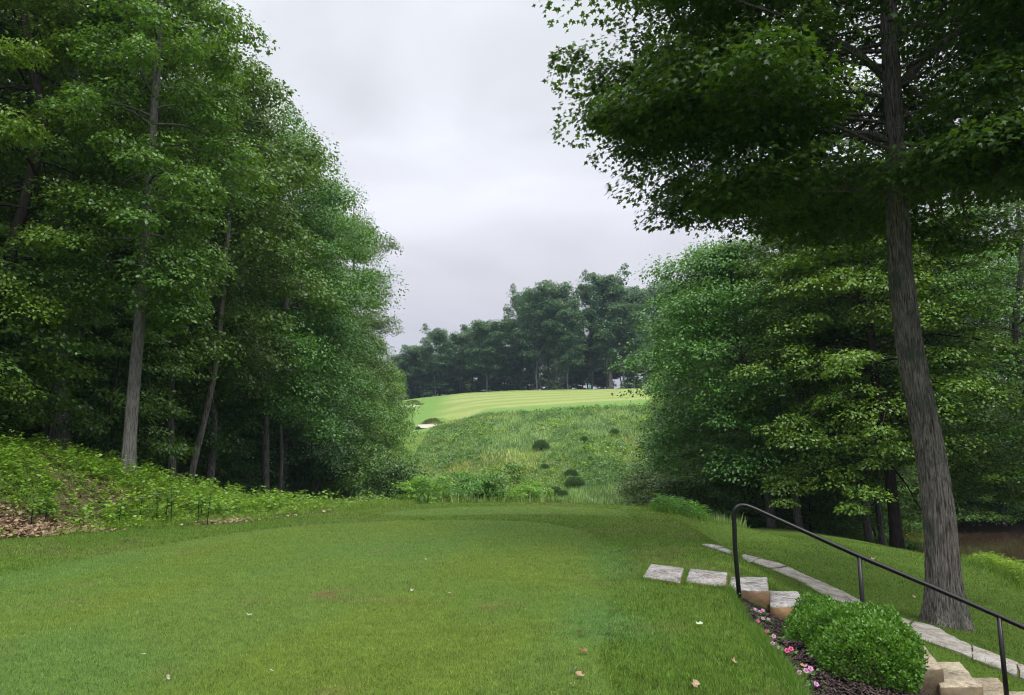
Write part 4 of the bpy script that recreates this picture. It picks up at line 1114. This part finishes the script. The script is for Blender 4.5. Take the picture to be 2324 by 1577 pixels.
def slab(name, poly, zf, th, mat, seed, rough=.006, sub=.07, round_=.014):
    """a rough block: poly is its top outline in plan, zf(x,y) its top height"""
    g = np.random.default_rng(seed)
    P = np.array(poly, float); out = []
    for i in range(len(P)):
        a, b_ = P[i], P[(i + 1) % len(P)]; m = max(2, int(np.linalg.norm(b_ - a) / sub))
        for k_ in range(m): out.append(a + (b_ - a) * k_ / m)
    out = np.array(out); n = len(out); cen = out.mean(0)
    d = nrm(out - cen); jit = g.normal(0, rough, n); out = out + d * jit[:, None]
    def ring(sc_, inset, dz):
        q = cen + (out - cen) * sc_ - d * inset
        return np.stack([q[:, 0], q[:, 1], zf(q[:, 0], q[:, 1]) + dz + g.normal(0, rough * .35, n)], -1)
    rings = [ring(.0, 0, .004), ring(.35, 0, .004), ring(.7, 0, .002), ring(1, round_ * 1.6, 0), ring(1, 0, -round_), ring(1, -.004, -th * .5), ring(1, .006, -th)]
    vs = np.concatenate(rings); fs = []
    for k_ in range(len(rings) - 1):
        for j in range(n): fs.append([k_ * n + j, (k_ + 1) * n + j, (k_ + 1) * n + (j + 1) % n, k_ * n + (j + 1) % n])
    return mesh_obj(name, vs, faces=fs, mat=mat, smooth=False)
slabels = ['first step, silvery granite slab sunk flush in the grass, farthest left', 'second step, silvery granite block beside a weedy gap', 'granite step with rusty brown front face, behind the first handrail post',
           'lower granite step touching the left of the boxwood', 'step mostly hidden behind the smaller boxwood', 'step mostly hidden behind the larger boxwood',
           'tan sandstone step emerging right of the larger boxwood', 'tan sandstone step, second one down right of the boxwood', 'tan sandstone step beside the last visible handrail post', 'lowest tan step at the bottom right corner']
for i, (P_, zt, th) in enumerate(STONES):
    o = slab('stone_step', P_, lambda a, b_, z=zt: z + 0 * a, th, M['granite'] if i < 4 else M['sandstone'], 100 + i)
    tag(o, slabels[i], 'stone step', 'stone steps going down from the tee')
# flagstone path
pl2, pr2 = np.array(pl), np.array(pr)
cuts = [0, 1, 2, 3, 4, 5, 7.6, 10.1, 11.6, 13]
plab = ['tiny rough flagstone at the far end of the path', 'rough flagstone, second from the far end', 'rough flagstone, third from the far end of the path', 'rough flagstone just past the first handrail post',
        'grey flagstone with rippled end, right of the first handrail post', 'smooth grey flagstone before the curve behind the boxwood', 'long smooth flagstone crossing behind the middle handrail post',
        'bluish flagstone in front of the maple trunk', 'pinkish flagstone right of the maple trunk', 'last flagstone at the right frame edge']
cuts = [0, 1, 2, 3, 4.15, 5.25, 8.4, 10.3, 11.8, 13]
plab = plab[:3] + [plab[4], plab[5], plab[6], plab[7], plab[8], plab[9]]
def pt(arr, t_): return np.array([np.interp(t_, range(len(arr)), arr[:, 0]), np.interp(t_, range(len(arr)), arr[:, 1])])
for i in range(len(cuts) - 1):
    a, b_ = cuts[i] + .02, cuts[i + 1] - .02 - (.03 if i % 2 else 0)
    ts = np.linspace(a, b_, 4)
    poly = [pt(pl2, t_) for t_ in ts] + [pt(pr2, t_) for t_ in ts[::-1]]
    o = slab('flagstone', poly, lambda X, Y_: height(X, Y_) + .030, .09, M['slate'] if i < 3 else M['flag'], 200 + i, rough=.010, sub=.09, round_=.008)
    tag(o, plab[i], 'flagstone', 'flagstones of the path')

# ================================================================ HANDRAIL
t = NT('black_paint'); nn_ = t.noise(60, 3, .6, t.objc()); M['black'] = t.done(t.pbr(t.ramp(nn_, [(.4, (.004, .004, .005)), (.8, (.012, .012, .013))]), .38, .35, t.bump(nn_, .05, .005)))
M['bolt'] = NT('bolt'); M['bolt'] = M['bolt'].done(M['bolt'].pbr((.5, .5, .5), .4, .5, metal=1))
p1 = np.array([*at_z(1680, 1362, -.03), -.03]); 
def railpt(u, v, Y): return np.array(at_y(u, v, Y))
Y1 = p1[1]; Y3 = 8.35; slopeY = lambda u: Y1 + (Y3 - Y1) * (u - 1672) / (2268 - 1672)
top1 = railpt(1668, 1178, Y1); bend = smooth_path([railpt(1667, 1200, Y1), railpt(1666, 1172, Y1), railpt(1670, 1155, Y1 - .01), railpt(1684, 1147, Y1 - .02), railpt(1704, 1151, Y1 - .04), railpt(1740, 1167, slopeY(1740))], 22)
rr0 = np.vstack([[p1 - (0, 0, .15)], [p1 + (railpt(1668, 1260, Y1) - p1) * .5], [railpt(1668, 1240, Y1)], bend, [railpt(1950, 1262, slopeY(1950))], [railpt(2120, 1334, slopeY(2120))], [railpt(2266, 1398, slopeY(2266))], [railpt(2460, 1486, slopeY(2460))], [railpt(2600, 1552, slopeY(2600))]])
hr = empty('handrail', tuple(p1), 'black bent-pipe handrail running down beside the stone steps', 'handrail')
geo = Geo(); tube(geo, rr0 - p1, np.full(len(rr0), .026), 20); geo.build('rail', M['black'], hr, smooth=True)
for u, v, v2 in [(1950, 1265, 1420), (2267, 1400, 1640), (2592, 1550, 1800)]:
    a = railpt(u, v, slopeY(u)); b_ = a + np.array([.012, 0, -1.12]); b_[2] = min(b_[2], hz(b_[0], b_[1]) - .1)
    geo = Geo(); tube(geo, np.array([a, (a + b_) / 2, b_]) - p1, np.full(3, .024), 18); geo.build('post', M['black'], hr, smooth=True)
geo = Geo(); bb = railpt(1679, 1347, Y1 - .03) - p1; tube(geo, [bb + (0, .02, 0), bb - (0, .002, 0)], [.006, .006], 8); geo.build('bolt', M['bolt'], hr)

# ================================================================ MULCH BED
g = np.random.default_rng(33)
n = 60000; x = g.uniform(1.9, 6.4, n); y = g.uniform(2.5, 9.6, n); d = sdf(BED, x, y)
kk = d < .02; x, y = x[kk], y[kk]
for P_, zt, th in STONES:
    k2 = sdf(P_, x, y) > -.02; x, y = x[k2], y[k2]
n = len(x); z = height(x, y) + g.uniform(0, .03, n)
CHIP = np.array([(-.5, -.18, 0), (.45, -.22, .02), (.55, .15, 0), (-.4, .2, .03), (-.45, -.1, .16), (.4, -.12, .17), (.42, .1, .15), (-.35, .1, .18)]), [0, 3, 2, 1, 4, 5, 6, 7, 0, 1, 5, 4, 1, 2, 6, 5, 2, 3, 7, 6, 3, 0, 4, 7], [4] * 6
M['mulch'] = mat_leaf('bark_mulch', (.018, .011, .010), (.070, .045, .040), trans=0.0, spec=.3)
geo = Geo(); leaves(geo, CHIP, np.stack([x, y, z], -1), np.stack([g.normal(0, 1, n), g.normal(0, 1, n), g.normal(0, .35, n)], -1), np.array([0, 0, 1.]) + g.normal(0, .5, (n, 3)), g.uniform(.02, .055, n), g.random(n) ** 2, g.random(n))
tag(geo.build('mulch', M['mulch']), kind='stuff')
# longer grass hanging over the bed edge and round the stones
ed = np.array(BED[:7]); seg = g.uniform(0, 6, 12000); fi = seg.astype(int); fr = (seg - fi)[:, None]
q = ed[fi] * (1 - fr) + ed[np.minimum(fi + 1, 6)] * fr + g.normal(0, .035, (12000, 2)) - np.array([.03, 0])
for P_, zt, th in STONES:
    Pn = np.array(P_)
    for i in range(4):
        a, b_ = Pn[i], Pn[(i + 1) % 4]
        if i == 2 and zt < 0: continue
        m = 500; f = g.random((m, 1)); nrm_ = nrm(np.array([(b_ - a)[1], -(b_ - a)[0]])); cen = Pn.mean(0)
        if np.dot(nrm_, (a + b_) / 2 - cen) < 0: nrm_ = -nrm_
        q = np.vstack([q, a * f + b_ * (1 - f) + nrm_ * np.abs(g.normal(.03, .035, (m, 1)))])
for i in range(len(pl2) - 1):
    for arr, sg in ((pl2, -1), (pr2, 1)):
        m = int(np.linalg.norm(arr[i + 1] - arr[i]) * 260); f = g.random((m, 1)); q = np.vstack([q, arr[i] * f + arr[i + 1] * (1 - f) + np.array([sg * .012, 0]) + g.normal(0, .022, (m, 2))])
kk = (sdf(BED, q[:, 0], q[:, 1]) > -.06)
for P_, zt, th in STONES: kk &= sdf(P_, q[:, 0], q[:, 1]) > .0
q = q[kk]
cc = V3(.105, .205, .030) * g.uniform(.6, 1.5, len(q))[:, None] * (1 + (g.random((len(q), 3)) - .5) * .2)
blades('edge_grass', q[:, 0], q[:, 1], height(q[:, 0], q[:, 1]), g.uniform(.03, .095, len(q)), np.full(len(q), .005), cc, g, .6)

# ================================================================ BOXWOODS
def boxwood(name, lobes, n, seed, label):
    g = np.random.default_rng(seed)
    c0 = np.array(lobes[0][:3]); zb = hz(c0[0], c0[1])
    root = empty(name, (c0[0], c0[1], zb), label, 'shrub', 'clipped boxwoods in the mulch bed'); o0 = np.array([c0[0], c0[1], zb])
    vol = np.array([l[3] ** 2 for l in lobes]); k_ = g.choice(len(lobes), n, p=vol / vol.sum())
    Cc = np.array([l[:3] for l in lobes])[k_]; Rr = np.array([l[3] for l in lobes])[k_]; Rz = np.array([l[4] for l in lobes])[k_]
    d = nrm(g.normal(0, 1, (n, 3)))
    lump = 1 + .34 * (fbm(d[:, 0] * 3 + 9 + k_, d[:, 1] * 3 + d[:, 2] * 3, seed, 3) - .5) + .11 * (vnoise(d[:, 0] * 14 + k_, d[:, 1] * 14 + d[:, 2] * 9, seed) - .5)
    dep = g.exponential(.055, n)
    P = Cc + d * np.stack([Rr, Rr, Rz], -1) * (lump - np.minimum(dep / Rr, .5))[:, None]
    keep = P[:, 2] > height(P[:, 0], P[:, 1]) + .01
    # drop leaves well inside another lobe
    for l in lobes:
        e = (((P - np.array(l[:3])) / np.array([l[3], l[3], l[4]])) ** 2).sum(1); keep &= e > .62
    P, d = P[keep] - o0, d[keep]; m = len(P)
    O = d * .9 + np.array([0, 0, .55]) + g.normal(0, .55, (m, 3)); N = np.array([0, 0, .7]) + d * .5 + g.normal(0, .55, (m, 3))
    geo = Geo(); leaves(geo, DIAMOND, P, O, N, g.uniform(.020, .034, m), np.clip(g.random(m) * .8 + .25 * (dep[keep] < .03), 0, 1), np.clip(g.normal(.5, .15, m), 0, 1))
    geo.build('foliage', M['leaf_box'], root)
    geo = Geo()
    for q in range(16):
        a = g.uniform(0, 6.28); l = lobes[q % len(lobes)]
        e = np.array(l[:3]) + np.array([math.cos(a) * l[3] * .55, math.sin(a) * l[3] * .55, l[4] * .3]) - o0
        s0 = np.array([l[0] - c0[0], l[1] - c0[1], 0]) * .8; s0[2] = hz(o0[0] + s0[0], o0[1] + s0[1]) - zb - .05
        tube(geo, [s0, s0 * .5 + e * .5 + g.normal(0, .03, 3), e], [.014, .010, .004], 5)
    geo.build('stem', M['bark_dark'], root)
def lobe(u, Y, r, rz):
    x_ = pos(u, Y); return (x_, Y, hz(x_, Y) + .12, r, rz)
boxwood('boxwood', [lobe(1838, 8.5, .36, .52), lobe(1880, 8.55, .30, .49), lobe(1830, 8.1, .31, .44)], 45000, 1, 'smaller clipped boxwood, behind and left of the larger one')
boxwood('boxwood', [lobe(1932, 7.15, .42, .42), lobe(1905, 7.6, .34, .34), lobe(1958, 7.5, .32, .37), lobe(1905, 6.7, .38, .35), lobe(1962, 6.8, .36, .41), lobe(1938, 6.2, .38, .31)], 110000, 2, 'larger clipped boxwood at the front of the mulch bed')

# ================================================================ FLOWERS
M['petal'] = mat_leaf('petal_pink', (.55, .18, .42), (.75, .38, .66), trans=.35, tcol=(1, 1, 1))
M['petal_hot'] = mat_leaf('petal_hot_pink', (.60, .06, .22), (.75, .15, .38), trans=.35, tcol=(1, 1, 1))
def flower(u, v, lab, hot=False, two=False, seed=0):
    g = np.random.default_rng(300 + seed); p = ground_hit(u, v + 6, 3)
    root = empty('petunia', tuple(p), lab, 'flower', 'pink petunias in the mulch bed')
    n = 26; a = g.uniform(0, 6.28, n); r = g.uniform(.01, .07, n)
    geo = Geo(); leaves(geo, DIAMOND, np.stack([r * np.cos(a), r * np.sin(a), g.uniform(.005, .06, n)], -1), np.stack([np.cos(a), np.sin(a), g.uniform(0, .8, n)], -1), np.array([0, 0, 1.]) + g.normal(0, .3, (n, 3)), g.uniform(.03, .05, n), g.random(n) * .5, g.random(n))
    geo.build('leaves', M['leaf_fresh'], root)
    for q in range(2 if two else 1):
        c0 = np.array([(-.014 + .035 * q) * (1 if two else 0), -.02, .065 + .015 * q]); ax_ = nrm(np.array([g.normal(0, .3), -.8, .8]))
        e1 = nrm(np.cross(ax_, [0, 0, 1])); e2 = np.cross(ax_, e1); m = 30; th = np.linspace(0, 2 * math.pi, m, endpoint=False)
        R_ = .019 * (1 + .14 * np.cos(5 * th)) * (1.1 if two else 1)
        ring = lambda s, h: c0 + (e1 * np.cos(th)[:, None] + e2 * np.sin(th)[:, None]) * (R_ * s)[:, None] + ax_ * h
        vs = np.concatenate([ring(.12, -.035), ring(.3, -.006), ring(.75, .004), ring(1, .0 + .004 * 0)]); fs = []
        for k_ in range(3):
            for j in range(m): fs.append([k_ * m + j, k_ * m + (j + 1) % m, (k_ + 1) * m + (j + 1) % m, (k_ + 1) * m + j])
        mesh_obj('blossom', vs, faces=fs, mat=M['petal_hot' if hot else 'petal'], parent=root, attrs={'rnd': g.random(len(vs)) * .4 + .3, 'tone': np.full(len(vs), .6)}, smooth=True)
FL = [(1713, 1389, 0, 0, 'pink petunia, upper left one of the first pair near the handrail post'), (1727, 1394, 0, 1, 'double pink petunia, right one of the first pair near the handrail post'),
      (1731, 1411, 0, 0, 'small pink petunia between the first pair and the hot pink one'), (1720, 1417, 1, 0, 'tiny magenta petunia left in the second cluster'), (1743, 1412, 0, 0, 'pink petunia at the right of the second cluster'),
      (1739, 1440, 1, 0, 'hot pink petunia below the second cluster'), (1755, 1454, 0, 0, 'pale pink petunia at the grass edge, below the hot pink one'), (1752, 1472, 0, 0, 'salmon pink petunia low against the grass edge'),
      (1768, 1481, 0, 0, 'pink petunia left of the wilted one at mid-bed'), (1789, 1488, 1, 1, 'wilted pink petunia at mid-bed'), (1833, 1536, 0, 1, 'largest pink petunia low in the bed'),
      (1813, 1540, 0, 0, 'small pink petunia left of the largest one'), (1852, 1568, 0, 0, 'lowest pink petunia near the bottom of the picture')]
for i, (u, v, hot, two, lab) in enumerate(FL): flower(u, v, lab, hot, two, i)

# ================================================================ FALLEN LEAVES
def fallen(u, v, size, col, lab, seed, curl=.25, tm=MAPLE, mats={}):
    g = np.random.default_rng(seed); p = ground_hit(u, v, 3)
    if col not in mats: mats[col] = mat_leaf('fallen_leaf', tuple(k_ * .75 for k_ in col), col, trans=.15, tcol=(1, 1, 1))
    T = tm[0]; th = g.uniform(0, 6.28); s = size * .50
    # a small curled blade, subdivided outline with a raised rim
    vs = []; n = len(T)
    cen = T.mean(0)
    for k_ in range(n):
        q = T[k_] - cen; vs.append((q[0] * s, q[1] * s, curl * s * (q[0] ** 2 + q[1] ** 2) * 2.2 + g.normal(0, .02 * s)))
    inner = [(x_ * .5, y_ * .5, z_ * .2) for x_, y_, z_ in vs]
    V_ = np.array(vs + inner + [(0, 0, 0)]); fs = []
    for k_ in range(n):
        fs.append([k_, (k_ + 1) % n, n + (k_ + 1) % n, n + k_]); fs.append([n + k_, n + (k_ + 1) % n, 2 * n])
    zlift = .030 if height(np.array([p[0]]), np.array([p[1]]))[0] > -.2 else .035
    o = mesh_obj('fallen_leaf', V_, faces=fs, mat=mats[col], attrs={'rnd': g.random(len(V_)), 'tone': np.full(len(V_), .6)})
    o.location = (p[0], p[1], p[2] + zlift); o.rotation_euler = (g.normal(0, .25) + .25, g.normal(0, .25), th)
    tag(o, lab, 'fallen leaf', 'fallen leaves on the grass')
WH, TAN, BRN, PG, GRY = (.44, .42, .34), (.38, .26, .15), (.24, .10, .05), (.38, .52, .36), (.42, .40, .40)
FLV = [(567, 1402, .13, WH, 'cream curled leaf on the mown tee left of centre'), (343, 1371, .11, TAN, 'tan leaf on the tee, upper left of the cream one'), (326, 1494, .10, WH, 'pale leaf on the tee towards the lower left corner'),
       (380, 1548, .08, WH, 'small pale leaf nearest the bottom edge on the left'), (615, 1532, .10, WH, 'pale folded leaf low on the tee below the cream one'), (437, 1405, .07, BRN, 'small brown leaf between the tan and cream leaves'),
       (935, 1346, .12, WH, 'white leaf beside the bare patch on the tee'), (1021, 1353, .11, TAN, 'tan leaf right of the white one near the bare patch'), (1315, 1442, .15, TAN, 'long tan leaf at the top of the clover band'),
       (1324, 1487, .15, BRN, 'rust brown rounded leaf on the clover band'), (1303, 1528, .16, GRY, 'grey crumpled leaf low on the clover band'), (1316, 1543, .13, TAN, 'tan leaf touching the grey crumpled one'),
       (1301, 1562, .13, TAN, 'upright tan leaf below the grey crumpled one'), (966, 1274, .08, WH, 'tiny white speck of a leaf high on the tee'), (1318, 1218, .14, WH, 'pale leaf near the far right corner of the tee'),
       (1587, 1423, .14, PG, 'pale green upturned maple leaf on the grass shoulder'), (1666, 1511, .12, TAN, 'orange tan leaf on the shoulder beside the mulch bed'), (1578, 1563, .12, TAN, 'tan leaf at the bottom edge left of the bed'),
       (1993, 1340, .12, WH, 'pale leaf on the lower lawn left of the maple trunk'), (2074, 1359, .16, TAN, 'tan leaf on the lower lawn just left of the maple trunk'), (1782, 1430, .11, TAN, 'long tan leaf on the mulch left of the boxwoods'),
       (1825, 1521, .11, TAN, 'orange tan leaf on the mulch below the larger boxwood'), (1834, 1566, .12, WH, 'cream leaf on the mulch at the bottom edge'), (1546, 1398, .08, BRN, 'small brown leaf on the worn grass below the first step'),
       (1980, 1272, .3, TAN, 'dry tan twiggy leaf mat on the lower lawn beside the weeds'), (1360, 1162, .08, BRN, 'brown leaf on the second tee'), (757 + 0, 1370, .06, BRN, 'tiny brown leaf on the bare patch of the tee')]
for i, (u, v, s, c_, lab) in enumerate(FLV): fallen(u, v, s, c_, lab, 400 + i, tm=CLUMP if i % 2 else MAPLE)

# ================================================================ SINGLE WEEDS ON THE BANK
def weed(u, v, h, lab, seed):
    g = np.random.default_rng(seed); p = ground_hit(u, v, 8); root = empty('weed_plant', tuple(p), lab, 'weed', 'dark-stemmed weeds on the bank')
    geo = Geo(); ln = g.normal(0, .06, 2); tube(geo, [(0, 0, -.03), (ln[0] * .4, ln[1] * .4, h * .5), (ln[0], ln[1], h)], [.011, .009, .004], 6); geo.build('stem', M['bark_dark'], root)
    n = 30; f = g.uniform(.2, 1, n); a = g.uniform(0, 6.28, n)
    geo = Geo(); leaves(geo, DIAMOND, np.stack([ln[0] * f, ln[1] * f, h * f], -1), np.stack([np.cos(a), np.sin(a), g.uniform(-.3, .5, n)], -1), np.array([0, 0, 1.]) + g.normal(0, .3, (n, 3)), g.uniform(.08, .16, n), g.random(n), g.random(n))
    geo.build('leaves', M['leaf_fresh'], root)
for i, (u, v, h, lab) in enumerate([(270, 1194, .55, 'single dark-stemmed weed on the bank below the pale trunk'), (356, 1191, .85, 'tall dark-stemmed weed, left of the three at the middle of the bank foot'),
        (376, 1191, .65, 'shorter dark-stemmed weed, middle of the three at the bank foot'), (388, 1191, .9, 'tallest dark-stemmed weed, right of the three at the bank foot'), (449, 1191, .7, 'dark-stemmed weed, left of the pair beside the wood chips'),
        (470, 1191, .72, 'dark-stemmed weed, right of the pair beside the wood chips'), (70, 1196, .6, 'dark-stemmed weed on the dry litter at the far left'), (102, 1186, .7, 'dark-stemmed weed just right of the dry litter at the far left'),
        (316, 1180, .6, 'dark-stemmed weed higher on the bank behind the three'), (455, 1183, .55, 'dark-stemmed weed a little behind the pair beside the wood chips')]): weed(u, v, h, lab, 500 + i)

# ================================================================ BY THE FAR RIDGE: utility box, stump, cart path
x, Y = pos(1341, 186), 186
ub = empty('utility_box', (x, Y, hz(x, Y)), 'small pale green utility box at the edge of the far ridge trees', 'utility box')
t = NT('green_paint'); M['greenp'] = t.done(t.pbr((.10, .28, .22), .5, .3))
def boxgeo(geo, c0, s):
    x0, y0, z0 = c0; a, b_, c1 = s
    v = [(x0 + i * a / 2, y0 + j * b_ / 2, z0 + k_ * c1) for k_ in (0, 1) for j in (-1, 1) for i in (-1, 1)]
    geo.add(v, [0, 2, 3, 1, 4, 5, 7, 6, 0, 1, 5, 4, 1, 3, 7, 5, 3, 2, 6, 7, 2, 0, 4, 6], [4] * 6)
geo = Geo(); boxgeo(geo, (0, 0, -.1), (.5, .45, 1.1)); geo.build('cabinet', M['greenp'], ub)
geo = Geo(); boxgeo(geo, (0, 0, 1.002), (.6, .55, .10)); geo.build('lid', M['greenp'], ub)
x, Y = pos(1389, 188), 188
st = empty('tree_stump', (x, Y, hz(x, Y)), 'broad pale broken stump between trunks on the far ridge', 'stump')
geo = Geo(); tube(geo, [(0, 0, -.3), (.1, 0, 1.2), (-.1, 0, 3.0), (.15, 0, 4.6)], [.85, .55, .48, .32], 12, fn=lambda R, th, pts: R * (1 + .15 * np.cos(3 * th)[None])); geo.build('trunk', M['bark_pale'], st, smooth=True)
xs = np.linspace(pos(1338, 183), pos(1425, 183), 26); yc = 181.0 + 2.2 * np.sin(np.linspace(0, math.pi, 26)); vs = []
for a, b_ in zip(xs, yc):
    for dy in (-1.1, 1.1): vs.append((a, b_ + dy, hz(a, b_ + dy) + .05))
t = NT('cart_path'); M['asphalt'] = t.done(t.pbr(t.ramp(t.noise(4, 4, .6, t.objc()), [(.3, (.16, .14, .13)), (.7, (.24, .21, .2))]), .9, .1))
o = mesh_obj('path', vs, faces=[[2 * i, 2 * i + 2, 2 * i + 3, 2 * i + 1] for i in range(25)], mat=M['asphalt']); tag(o, kind='structure')

# ================================================================ HAZE over the whole place
hz_v = [(x_, y_, z_) for z_ in (-12, 56) for y_ in (-720, 820) for x_ in (-720, 720)]
hb = mesh_obj('haze', hz_v, faces=[[0, 2, 3, 1], [4, 5, 7, 6], [0, 1, 5, 4], [1, 3, 7, 5], [3, 2, 6, 7], [2, 0, 4, 6]])
t = NT('haze_air'); pv = t.n('ShaderNodeVolumePrincipled'); pv.inputs['Color'].default_value = (.62, .78, 1.0, 1); pv.inputs['Density'].default_value = .00022
t.l(pv.outputs[0], t.out.inputs['Volume']); hb.data.materials.append(t.m); tag(hb, kind='stuff')
